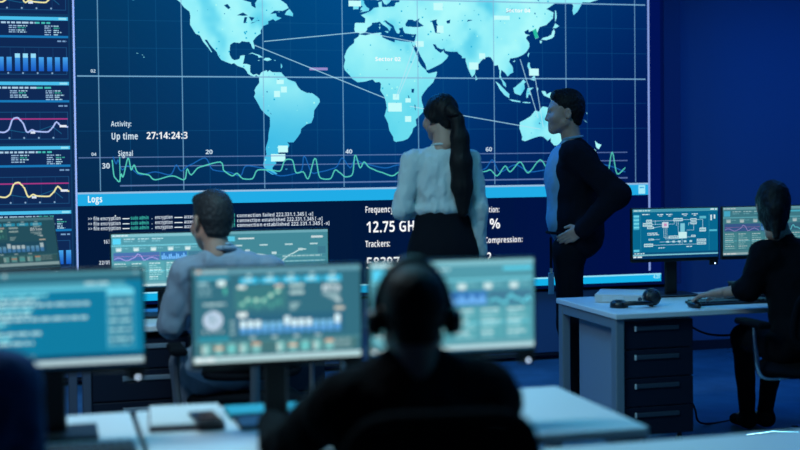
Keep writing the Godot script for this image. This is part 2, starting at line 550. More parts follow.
func picture_map() -> Image:
	var w := 2048
	var h := 1178
	var S := 478.5
	var im := Image.create(16, 9, false, Image.FORMAT_RGB8)
	var corners := [[c8(4, 62, 106), c8(0, 82, 144), c8(0, 50, 110)], [c8(6, 48, 88), c8(0, 64, 124), c8(0, 24, 84)], [c8(2, 34, 68), c8(1, 34, 84), c8(0, 18, 72)]]
	for y in 9:
		for x in 16:
			var u := x / 7.5
			var v := y / 4.0
			var i := mini(int(u), 1)
			var j := mini(int(v), 1)
			var top: Color = corners[j][i].lerp(corners[j][i + 1], clampf(u - i, 0, 1))
			var low: Color = corners[j + 1][i].lerp(corners[j + 1][i + 1], clampf(u - i, 0, 1))
			im.set_pixel(x, y, top.lerp(low, v - j))
	im.resize(w, h, Image.INTERPOLATE_BILINEAR)
	var faint := c8(22, 92, 140)
	var grid := c8(132, 184, 216)
	# faint grid
	for X in [2.49, 2.671, 3.02, 3.21, 3.587, 3.77, 4.144, 4.33, 4.69, 4.88, 5.251, 5.45, 5.799, 6.0]:
		stroke(im, px([X, 2.98]), px([X, 1.27]), 2.0, faint, 0.55)
	for y in [2.72, 2.38, 2.20, 1.841, 1.66]:
		stroke(im, px([2.15, y]), px([6.28, y]), 2.0, faint, 0.5)
	# land
	var land := Image.create(w, h, false, Image.FORMAT_RGBA8)
	var mask := Image.create(w, h, false, Image.FORMAT_RGBA8)
	var white := Color.WHITE
	var lands := [
		[-165,60,-162,58.7,-158,58,-163,54.8,-158,56,-152,59,-148,60,-140,59.8,-135,57.5,-131,54.5,-128,51,-124.5,48.5,-124,46,-124.2,43,-124.3,40.3,-122.5,37.5,-120.6,34.6,-118,33.8,-117.1,32.5,-115.8,30,-114,27.8,-112.2,26,-110.2,23,-109.5,23.2,-111,25.5,-112.8,28.5,-114.7,31,-113,31,-111,28,-109,25.6,-106.5,23.3,-105.3,20.6,-103.5,18.3,-100,16.9,-96.5,15.7,-94.5,16.2,-92.3,14.5,-88,13.2,-87.5,12.8,-85.8,11,-85.5,9.9,-83.5,8.5,-82,8.2,-80.4,7.4,-79.5,8.9,-78,7.5,-77.2,8.5,-79,9.5,-81.5,8.9,-83.5,10.5,-83.5,14,-83.2,15,-86,15.9,-88.5,15.8,-87.8,18,-87,21.4,-90.2,21.1,-90.7,19.3,-92,18.6,-94.5,18.2,-96.2,19.3,-97.6,22,-97.3,26,-97,28,-94.5,29.5,-90.5,29.1,-89,30.3,-85.5,29.8,-84,30,-82.8,28.5,-81.8,26,-80.5,25.2,-80.2,27,-81.3,30.5,-79,33.2,-75.7,35.5,-76,37,-74,40.3,-70.5,41.5,-70.5,43.3,-67,44.7,-65.5,43.5,-61,45.5,-64.5,46.5,-65,48.5,-69,48,-66,50.2,-60,50.2,-56,52,-57.5,54.5,-61.5,57,-64.5,60,-70,61,-78,62.3,-77.5,57.5,-79.5,54.7,-79,51.5,-82,53,-82.3,55.2,-88,56.6,-93,58.8,-94.5,61,-94,65,-90,68,-100,68,-115,68,-125,70,-140,69.6,-156,71,-165,68,-162,66.5,-168,65.5],
		[-77.3,8.5,-75.6,10.7,-72,12,-71.5,10.8,-70,12,-68,10.6,-62,10.7,-60,8.5,-57,6,-52,4.5,-50,1,-48,-0.8,-44,-2.5,-40,-2.8,-37,-4.8,-35,-6.5,-34.8,-8.5,-37,-11.5,-39,-14,-39.2,-18,-41,-22,-44.5,-23,-48.3,-25.8,-48.8,-28.5,-51.5,-32,-53.8,-34.5,-57,-34.6,-58.3,-34.2,-56.8,-36.5,-57.8,-38.3,-62,-39,-62.2,-41,-65,-41.2,-63.8,-42.6,-65.5,-45,-67.5,-46.3,-65.9,-47.8,-69,-50.8,-68.5,-52.5,-65.3,-54.8,-69,-55.3,-73,-53,-75.5,-49,-74.5,-45,-73,-42,-73.5,-38,-71.7,-33,-71.4,-29,-70.3,-24,-70.2,-18.5,-74,-15.8,-76.5,-13,-79,-8.5,-81.2,-5,-80.2,-3,-80.8,-1,-79.8,1,-77.5,3.5,-77.5,7],
		[-6,35.8,-1.5,35.2,5,36.7,10,37.2,11,34,15.3,32.3,20,30.8,20,32.5,25,31.7,30,31.3,32.3,31.2,32.6,29.9,34,26.8,35.5,24,37.2,21,37.3,18.8,39.5,15.5,43,12.7,43.3,11.5,45,10.5,51.2,11.9,50.5,9,48,4.5,44,1,41.5,-1.8,39.2,-5,39.5,-8.5,40.6,-11,40.5,-15,36.5,-18.8,34.8,-20,35.5,-24,32.8,-26,32.2,-28.6,29,-32.7,25.5,-34,20,-34.8,18.4,-34,18,-31.5,15.2,-27,14.4,-22.5,11.8,-17.5,13.5,-12.5,13,-8.8,11.8,-4.8,9,-1,9.5,3.5,8.5,4.7,5.5,4.4,3.5,6.4,-2,4.9,-7.5,4.4,-11.5,6.8,-13.3,9.2,-16.7,12.4,-17.4,14.7,-16.3,19,-17,21,-15,25.5,-12.8,28,-9.8,30,-9.5,32.5,-6.5,34.3],
		[49.3,-12,50.4,-15.5,47.2,-25,45.2,-25.5,43.4,-22,44.4,-19.5,44.2,-16.5,47,-15],
		[-9,43.2,-9.4,38.7,-8.8,37,-6.3,36.7,-5.4,36.1,-2,36.8,-0.3,38.6,0,40,3.2,42,3.5,43.4,7.5,43.8,9,44.4,10.5,42.8,12.5,41.6,15,40,16,38.2,16.9,39.2,17.1,40.5,18.5,40.2,16,41.9,13.6,43.6,12.4,45.2,13.7,45.2,15.2,44,18.5,42.3,19.4,41.5,20,39.5,21.5,37,23,36.5,24,38,23,40,26,40.8,26.3,39,27.5,37,30.5,36.6,34,36.2,36,36.5,35,33,34.2,31.3,32.5,31.2,32.6,29.9,34.3,27.8,35,29.5,37,26,39,21.8,42.5,16.5,43.4,12.7,45,12.9,52,16,55,17.5,58.5,20.5,59.8,22.5,56.5,24.5,56.2,26,54,24.2,51.5,25.8,50,26.8,48.2,29.8,50,30,51.5,27.8,54.5,26.6,57,26.9,57.5,25.6,61.5,25.1,66.5,25.2,67.5,23.8,70,22.3,70,20.8,72.7,21,72.8,18.5,74,15,75.5,11.8,77.5,8.1,79.8,10.3,80.2,13.5,80.3,15.7,82.3,16.7,85,19.5,87,21.3,90,22,92,21.5,94.3,18,94.4,16,97.3,16.5,98.6,12,98.4,8.2,100.3,6,101.3,3,103.5,1.4,103.4,4,100.5,7,99.3,9.5,100,13.3,101,12.6,103,11,104.8,8.7,106.7,10.5,109.2,11.7,108.8,15.3,106,18.8,107,21,110,21.3,113.5,22.2,117,23.6,119.5,25.6,121.7,28.5,121.9,31.5,119.2,34.8,120.5,36.5,122.5,37,119,37.6,118,39.2,121.2,40.8,121.5,39,124.5,40,125.2,37.8,126.5,34.4,129.2,35.4,128,38.5,130,42.5,135.2,44,140.3,48.5,141,52.5,137.5,54,135.5,54.8,143,59.2,155,59.3,156.5,57.5,155.8,54,156.7,51,160,53.5,162.5,57.5,164,60,170,60,178,62.5,180,65,180,69,160,70,140,72.5,115,74,100,76.5,80,73,70,72,68,68.5,60,69,45,68,41,67,30,70,25,71,15,68.5,12,65,5.5,62,5.2,59,8,58.1,10.5,59.3,12.5,56,14.2,55.4,16.5,57,18.8,60,17.3,61.5,21.5,65,25,65.2,21.5,62,22.5,60,29,60,24,59.3,23.5,57.3,21,57,20,54.5,14,54,10.9,54,10.7,57.6,8.2,57,8.6,53.8,5,53.3,2.5,51.1,-1.5,49.5,-4.7,48.4,-1.3,46.2,-1.7,43.4],
		[-5.5,50.1,1.3,51.2,1.6,52.8,-0.2,53.7,-2,56,-2,57.6,-4,58.5,-6,57.5,-5,55,-3,54,-4.5,53,-5,51.7,-3,51.3], [-10,52,-6.2,52.2,-6,54.5,-8.5,55,-10,54],
		[131,34,135,33.6,139,34.8,141,36,142,39.5,141,41.3,140,40,139,37.5,136,36,132.5,35.3], [140,42,143,42,145.3,43.5,142,45.4,141.3,43.3], [130,33.5,131.8,33,131,31.2,130,32], [142,46,143.5,49,143,54,142,54,142,50],
		[120.2,23,121,22,121.8,25,121,25], [108.7,19,110,18.4,111,20], [120,16,121,14,124,13,122,16,122,18.4,120.7,18.3], [122,7,125.5,6,126.3,8,125.5,9.7], [122,10.5,123.5,9.5,125,11.5,124.5,12.5],
		[109,1,110,-2.5,114.5,-4,116.5,-1.5,118,1,117.5,4,119,5.2,117,7,115,5,112,3,111,2], [95.3,5.6,98,4,103.5,-1,106,-3,105.8,-5.8,102.5,-4,99,-0.5], [105.3,-6.5,108.5,-6.8,114.5,-7.8,114.5,-8.7,108,-7.8], [116,-8.4,119,-8.4,122.5,-8.6,122,-9.2,116.5,-9],
		[119,-5.5,120.3,-5.5,121,-3,123,-4,121.5,-1,125,1.5,120,1,119,-3], [131,-0.8,134,-1,135,-3.2,138,-1.7,145,-4.2,147.5,-6.5,150.5,-10.5,147,-9.5,143,-9,139,-8,138,-6,133,-4,132,-3], [127.5,1.5,128.5,1,128,-1,127.4,0],
		[114,-22,113.5,-26,115.7,-32,115.2,-34.2,118,-35,124,-33,129,-31.7,132,-32,135.5,-34.8,138,-33,138,-35.5,140.5,-38,146.5,-38.8,150,-37.3,152.8,-32,153.4,-28,150.8,-23.5,146.5,-19,145.3,-15,143.6,-14,142.5,-10.8,141.5,-13.5,140.8,-17.4,138,-16.7,135.5,-15,136.8,-12.2,132,-11.3,130,-13,129,-15,126,-14,122.3,-18,118,-20.3],
		[173,-35,175.5,-37,178.4,-37.8,176,-41,174,-39.5], [172.5,-40.6,174,-42,170.5,-45.8,167,-46,170,-43], [145,-41,148,-41,147,-43.5],
		[-84.8,22,-82,23.1,-77,21.6,-74.3,20.2,-77.6,19.9,-78,21,-82,22.5], [-74.3,18.5,-73,19.9,-70,19.8,-68.4,18.6,-71.5,17.8], [-67.2,18.5,-65.6,18.4,-66,17.9], [-78.3,18.4,-76.3,18.1,-77.5,17.8],
		[-59,47.7,-53,46.7,-53,48.5,-55.5,51.5,-57.5,50], [-64,49.8,-62,49.3,-63,49.1], [-160.5,22,-159.3,22.2,-159.4,21.7], [-157,21.3,-156,20.8,-156.5,20.6], [-156,20,-155,19.6,-155.7,19], [79.9,9.8,81.8,7,80.2,6], [12.5,38,15.5,38.2,15,36.8], [8.3,41,9.7,40.8,9,39], [8.7,42.7,9.5,42.9,9.2,41.5], [23.6,35.4,26.2,35.2,24,35], [32.4,35,34.4,35.5,33.6,34.7], [164,-20.2,167,-22.3,166,-22.2], [-62,13,-61,14,-61.3,15.5,-62.2,16.5,-62,15], [155,-6,157,-8,160,-9.5,158,-8], [166,-15,167.5,-16.5,166.8,-16.6], [-60,-51.5,-58,-51.6,-59.5,-52.3]]
	for p in lands:
		fill(mask, geo(p), white)
	var sea := Color(1, 1, 1, 0)
	for p in [[28,43,30,46,33,46,35,45,38.5,47,37.5,44.7,41.5,42,37,41,31.5,41.3,28.2,41.5], [47.5,45.5,51.5,46.5,51,44.5,53,41,53.8,37.2,50,37.5,49.3,40.5], [-92,46.8,-88,48.6,-84.7,46.8,-87.5,46.5], [-87.8,42,-86.2,42,-85,45.8,-87,45.6], [-84,46,-80,45.5,-82,43.2,-83.3,45], [-83,41.6,-79,42.7,-81.5,42.5], [-79.5,43.3,-76.3,43.7,-77,44], [58.5,45.5,61.5,46.5,61,44,59,43.8], [103.7,51.5,107,52.6,110,55.5,108,54], [32,0.3,34,0.2,33.5,-2.3,32,-2.2], [29.3,-4,30,-4.5,31,-8.5,30.4,-8], [34,-10,35,-11,34.8,-14,34.3,-13], [-101,53,-98,50.5,-96.5,51.5,-98.5,53.8], [-124,65,-121,66,-120,65.5], [-115,61.5,-109.5,62.5,-112,61], [74,45.3,78.5,46.4,75,46.6], [-69.8,-15.5,-69,-16.4,-70,-16], [13.5,13.2,14.6,13,14,12.7]]:
		fill(mask, geo(p), sea)
	var tone := Image.create(128, 74, false, Image.FORMAT_RGBA8)
	var nz := FastNoiseLite.new()
	nz.seed = 7
	nz.frequency = 0.07
	nz.fractal_octaves = 4
	for y in 74:
		for x in 128:
			var n := nz.get_noise_2d(x, y) * 0.9
			var c := c8(116, 226, 246).lerp(c8(170, 250, 252), clampf(0.6 + n, 0, 1))
			c = c.lerp(c8(60, 190, 226), clampf(-n * 1.8 - 0.22, 0, 0.85))
			if x < 52: c = c.lerp(c8(62, 188, 230), 0.9 * smoothstep(25.0, 42.0, y))
			elif x < 84: c = c.lerp(c8(92, 214, 236), 0.75 * smoothstep(18.0, 38.0, y))
			tone.set_pixel(x, y, c)
	tone.resize(w, h, Image.INTERPOLATE_CUBIC)
	# speckled settlements over the land
	var rng := RandomNumberGenerator.new()
	rng.seed = 11
	for i in 1500:
		var x := rng.randi_range(0, w - 8)
		var y := rng.randi_range(0, h - 8)
		var s := rng.randi_range(2, 5)
		var b := rng.randf()
		tone.fill_rect(Rect2i(x, y, s, s), c8(170, 250, 244) if b < 0.5 else c8(40, 176, 214) if b < 0.9 else c8(38, 120, 170))
	tone.convert(Image.FORMAT_RGB8)
	im.blit_rect_mask(tone, mask, Rect2i(0, 0, w, h), Vector2i.ZERO)
	# a few soft markers
	var pale := c8(196, 252, 252)
	fill(im, geo([124.5,40,125.2,37.8,126.5,34.6,129,35.4,128,38.5,127,41.5]), c8(40, 190, 160))
	for p in [[4.333, 1.814, 0.10, 0.06], [3.49, 1.901, 0.042, 0.042], [3.539, 1.932, 0.042, 0.04], [3.512, 1.982, 0.05, 0.03], [5.384, 2.061, 0.075, 0.05], [4.924, 2.1, 0.07, 0.05], [4.986, 2.17, 0.045, 0.04], [4.341, 1.883, 0.045, 0.04], [4.427, 1.732, 0.045, 0.04], [4.43, 1.86, 0.04, 0.03], [3.527, 1.533, 0.07, 0.045], [3.491, 1.473, 0.10, 0.05], [4.672, 2.353, 0.05, 0.05], [4.52, 2.25, 0.06, 0.04], [4.05, 2.52, 0.09, 0.04], [4.66, 2.51, 0.07, 0.05], [5.14, 2.44, 0.12, 0.03]]:
		var q := px([p[0], p[1]])
		rect(im, q.x - p[2] * S / 2, q.y - p[3] * S / 2, p[2] * S, p[3] * S, pale)
	text(im, "Sector 02", px([4.19, 2.13]).x, px([4.19, 2.13]).y, 12, white, 0.19 * S)
	text(im, "Sector 01", px([4.42, 2.56]).x, px([4.42, 2.56]).y, 12, white, 0.19 * S)
	text(im, "Sector 04", px([5.17, 2.48]).x, px([5.17, 2.48]).y, 12, white, 0.19 * S)
	rect(im, px([3.72, 2.082]).x, px([3.72, 2.082]).y, 62, 9, c8(150, 140, 200))
	# main grid
	for X in GX:
		stroke(im, px([X, 2.98]), px([X, 1.27]), 3.4, grid, 0.75)
	for y in [2.553, 2.016]:
		stroke(im, px([2.15, y]), px([6.27, y]), 4.2, grid, 0.9)
	# routes between the sectors
	for r in [[3.404, 2.254, 4.099, 2.328], [3.339, 2.227, 4.26, 1.876], [4.44, 1.82, 5.428, 1.658], [5.277, 2.151, 5.413, 1.736], [5.392, 2.019, 5.451, 1.672], [4.099, 2.328, 4.50, 2.26], [4.34, 1.88, 4.48, 2.24], [4.36, 1.90, 4.52, 2.24]]:
		stroke(im, px([r[0], r[1]]), px([r[2], r[3]]), 3.0, c8(180, 230, 244), 0.85)
	# signal chart
	for y in [1.487, 1.427, 1.302]:
		stroke(im, px([2.15 if y == 1.487 else 2.418, y]), px([6.12, y]), 4.5 if y == 1.302 else 3.0, c8(128, 150, 200), 0.75)
	var blue := [[2.375,1.491],[2.394,1.445],[2.407,1.471],[2.433,1.406],[2.472,1.431],[2.551,1.372],[2.651,1.39],[2.75,1.369],[2.792,1.434],[2.825,1.394],[2.886,1.433],[2.988,1.478],[3.041,1.398],[3.143,1.383],[3.226,1.356],[3.268,1.422],[3.378,1.407],[3.503,1.352],[3.644,1.377],[3.674,1.484],[3.729,1.369],[3.786,1.375],[3.893,1.401],[3.944,1.468],[4.001,1.4],[4.038,1.454],[4.11,1.426],[4.255,1.396],[4.365,1.416],[4.55,1.37],[4.75,1.42],[4.978,1.374],[5.055,1.443],[5.115,1.358],[5.231,1.406],[5.347,1.355],[5.464,1.367],[5.7,1.42],[5.94,1.397],[6.101,1.345]]
	var green := [[2.368,1.471],[2.379,1.367],[2.392,1.348],[2.412,1.328],[2.426,1.38],[2.438,1.36],[2.473,1.483],[2.492,1.405],[2.512,1.437],[2.538,1.385],[2.604,1.371],[2.65,1.338],[2.764,1.362],[2.844,1.335],[2.865,1.407],[2.892,1.367],[2.953,1.419],[3.09,1.45],[3.116,1.39],[3.171,1.357],[3.205,1.373],[3.246,1.336],[3.308,1.335],[3.35,1.394],[3.448,1.39],[3.504,1.385],[3.54,1.459],[3.589,1.458],[3.616,1.371],[3.665,1.377],[3.7,1.329],[3.751,1.47],[3.785,1.335],[3.856,1.327],[3.893,1.387],[3.929,1.366],[3.964,1.339],[4.015,1.352],[4.038,1.488],[4.073,1.399],[4.102,1.439],[4.145,1.398],[4.218,1.369],[4.305,1.341],[4.364,1.368],[4.5,1.40],[4.7,1.34],[4.978,1.36],[5.039,1.373],[5.092,1.33],[5.154,1.399],[5.192,1.357],[5.27,1.426],[5.331,1.348],[5.426,1.439],[5.503,1.367],[5.7,1.34],[5.8,1.42],[5.94,1.36],[5.963,1.347],[5.997,1.49],[6.036,1.331],[6.101,1.374]]
	polyline(im, curve(blue.map(px)), 3.6, c8(30, 110, 190), 0.85)
	polyline(im, curve(green.map(px)), 4.0, c8(90, 215, 190), 0.95)
	stroke(im, px([2.418, 1.49]), px([2.418, 1.33]), 3.0, c8(90, 215, 190), 0.9)
	# lettering of the upper half
	var ink := c8(224, 240, 250)
	for t in [["02", 2.238, 2.037, 0.022, 0.034], ["04", 2.234, 1.499, 0.022, 0.034], ["30", 2.30, 1.414, 0.034, 0.055], ["Signal", 2.408, 1.495, 0.034, 0.10], ["20", 2.99, 1.502, 0.03, 0.052], ["40", 3.968, 1.496, 0.03, 0.052], ["60", 5.005, 1.503, 0.03, 0.052], ["Activity:", 2.365, 1.689, 0.031, 0.137], ["Up time", 2.364, 1.602, 0.043, 0.18]]:
		text(im, t[0], px([t[1], 0]).x, px([0, t[2]]).y, t[3] * S, ink, t[4] * S)
	text(im, "27:14:24:3", px([2.596, 0]).x, px([0, 1.604]).y, 0.046 * S, white, 0.278 * S)
	# log panel
	var p0 := px([2.14, 1.262])
	rect(im, p0.x, p0.y, w, h - p0.y, c8(1, 22, 56))
	for i in 24:
		var q := px([3.9 + i * 0.11, 1.262])
		rect(im, q.x, q.y, w - q.x, h, c8(1, 22, 56).lerp(c8(0, 14, 74), i / 23.0))
	rect(im, p0.x, p0.y, (6.297 - 2.14) * S, 0.088 * S, c8(32, 172, 230))
	rect(im, p0.x, p0.y, (6.297 - 2.14) * S, 6, c8(150, 190, 225))
	text(im, "Logs", px([2.203, 0]).x, px([0, 1.196]).y, 0.042 * S, white, 0.098 * S)
	var ic := px([6.21, 1.245])
	rect(im, ic.x, ic.y, 26, 30, c8(160, 232, 250))
	rect(im, ic.x + 4, ic.y + 6, 18, 4, c8(40, 160, 215))
	var lf := c8(236, 244, 250)
	var lg := c8(70, 205, 180)
	for k in 3:
		var y := px([0, [1.078, 1.045, 1.013][k]]).y
		var xx := px([2.204, 0]).x
		var cuts := [[">> file encryption", 2.204, 2.42, lf], ["sudo admin", 2.485, 2.605, lg], [".", 2.62, 2.63, lf], ["encryption", 2.645, 2.765, lf], ["access log", 2.84, 2.96, lf], ["->", 2.99, 3.03, lf], ["30_331", 3.10, 3.19, lg], ["connection failed 222.331.1.345 [ -x]" if k == 0 else "connection established 222.331.1.345 [ -x]", 3.2, 3.735 if k == 0 else 3.80 + 0.05 * (k - 1), lf]]
		for q in cuts:
			text(im, q[0], px([q[1], 0]).x, y, 0.0235 * S, q[3], (q[2] - q[1]) * S)
		rect(im, px([2.43, 0]).x, y - 5, 0.045 * S, 3, lf)
		rect(im, px([2.775, 0]).x, y - 5, 0.055 * S, 3, lf)
	text(im, "163", px([2.303, 0]).x, px([0, 0.925]).y, 0.024 * S, lf, 0.045 * S)
	text(im, "22/05/2021", px([2.272, 0]).x, px([0, 0.79]).y, 0.024 * S, lf, 0.15 * S)
	rect(im, px([2.38, 0]).x, px([0, 1.11]).y, 4, 4, lf)
	for t in [["Frequency:", 4.105, 1.088, 0.042, 0.22], ["Trackers:", 4.103, 0.853, 0.042, 0.185], ["Saturation:", 4.905, 1.071, 0.04, 0.206], ["Compression:", 4.99, 0.857, 0.04, 0.298]]:
		text(im, t[0], px([t[1], 0]).x, px([0, t[2]]).y, t[3] * S, white, t[4] * S)
	for t in [["12.75 GHz", 4.111, 0.953, 0.074, 0.40], ["58397", 4.108, 0.703, 0.078, 0.25], ["74 %", 4.90, 0.957, 0.07, 0.215], ["2", 5.002, 0.72, 0.07, 0.045]]:
		text(im, t[0], px([t[1], 0]).x, px([0, t[2]]).y, t[3] * S, white, t[4] * S, false)
	# lower bar
	var b0 := px([2.14, 0.599])
	rect(im, 0, b0.y, (6.39 - 2.14) * S, 0.058 * S, c8(18, 176, 232))
	rect(im, 0, b0.y, (6.39 - 2.14) * S, 5, c8(150, 226, 250))
	text(im, "4:20", px([6.325, 0]).x, px([0, 0.562]).y, 0.026 * S, c8(190, 245, 255), 0.055 * S)
	# right edge of the map window
	rect(im, px([6.297, 0]).x - 4, 0, 8, px([0, 0.62]).y, c8(130, 156, 218))
	rect(im, px([6.305, 0]).x, 0, w, px([0, 0.60]).y, c8(0, 16, 84))
	rect(im, px([6.393, 0]).x, 0, w, h, c8(0, 12, 66))
	rect(im, 0, px([0, 0.54]).y, w, h, c8(1, 14, 58))
	return im

func picture_column() -> Image:
	# the narrow display beside the map: stacked panels of charts. 1.5 m wide, 2.46 m high, 400 pixels to the metre
	var S := 400.0
	var w := 600
	var h := 984
	var im := Image.create(w, h, false, Image.FORMAT_RGB8)
	im.fill(c8(16, 56, 96))
	var q := func(x: float, y: float) -> Vector2: return Vector2((x - 0.625) * S, (2.98 - y) * S)
	var rng := RandomNumberGenerator.new()
	rng.seed = 5
	rect(im, w - 6, 0, 3, h, c8(8, 36, 76))
	for b in 6:
		var y0 := 2.806 - 0.4142 * b + 0.0008
		for col in 3:
			var x1 := 2.098 - 0.5 * col
			var x0 := x1 - 0.47
			var o: Vector2 = q.call(x0, y0)
			var ww := 0.47 * S
			rect(im, o.x, o.y, ww, 0.395 * S, c8(14, 40, 84))
			rect(im, o.x, o.y, ww, 0.022 * S, c8(74, 190, 236))
			rect(im, o.x + ww - 24, o.y + 2, 20, 5, c8(150, 226, 245))
			scribble(im, rng, o.x + 4, o.y + 13, ww * 0.55, 5, c8(170, 205, 228))
			scribble(im, rng, o.x + ww * 0.56, o.y + 13, ww * 0.2, 5, c8(70, 190, 180))
			for c in 2:
				for r in 5 - (1 - c):
					var yy := o.y + 22 + r * 5.5
					scribble(im, rng, o.x + ww * (0.20 + 0.48 * c), yy, 15 + rng.randi_range(0, 6), 3, c8(150, 185, 215))
					scribble(im, rng, o.x + ww * (0.32 + 0.48 * c), yy, 12 + rng.randi_range(0, 12), 3, c8(170, 210, 228) if r != 1 else c8(60, 170, 150))
			rect(im, o.x, o.y + 0.119 * S, ww, 0.016 * S, c8(24, 120, 184))
			scribble(im, rng, o.x + ww - 28, o.y + 0.15 * S, 24, 4, c8(120, 160, 200))
			var fx := o.x + 4
			var fy := o.y + 0.193 * S
			frame(im, fx, fy, ww - 8, 0.178 * S, 2, c8(26, 76, 122))
			for k in 5:
				rect(im, fx + k * (ww - 8) / 5.0, fy, 1, 0.178 * S, c8(24, 70, 116))
			for k in 4:
				disc(im, Vector2(fx + 30 + k * 37, fy + 0.166 * S), 2.4, c8(140, 175, 205))
			if b == 1 or b == 4:
				for k in 9:
					var bx: float = o.x + (0.042 + k * 0.0507) * S
					var hi := k in [2, 3, 4]
					var bh := 0.114 if hi else 0.09
					var base := o.y + 0.345 * S
					for r in int(bh * S):
						rect(im, bx - 6, base - r, 13, 1, c8(24, 92, 196).lerp(c8(74, 168, 236), r / (bh * S)) if r < 0.085 * S or not hi else c8(150, 222, 250))
			else:
				var line := c8(178, 196, 250) if b == 2 else c8(244, 236, 170)
				var pts := []
				for p in [[0.0, 0.11], [0.04, 0.115], [0.07, 0.10], [0.10, 0.03], [0.13, 0.022], [0.16, 0.05], [0.19, 0.115], [0.22, 0.10], [0.25, 0.11], [0.32, 0.113], [0.35, 0.09], [0.38, 0.05], [0.41, 0.075], [0.455, 0.082]]:
					pts.append(Vector2(o.x + 4 + p[0] * S * 0.985, fy + (p[1] + 0.015) * S))
				stroke(im, Vector2(fx, fy + 0.045 * S), Vector2(fx + ww - 10, fy + 0.045 * S), 3.5, c8(196, 60, 140), 0.9)
				polyline(im, [pts[2], pts[5] + Vector2(0, 26), pts[8], pts[10] + Vector2(0, -6), pts[12] + Vector2(0, 20)], 2.0, c8(30, 110, 150), 0.8)
				polyline(im, curve(pts), 4.0, line, 1.0)
				rect(im, fx + 84, fy + 0.125 * S, 12, 6, c8(220, 230, 245))
				rect(im, o.x + ww - 26, fy + 0.085 * S, 18, 6, c8(230, 236, 245))
	return im

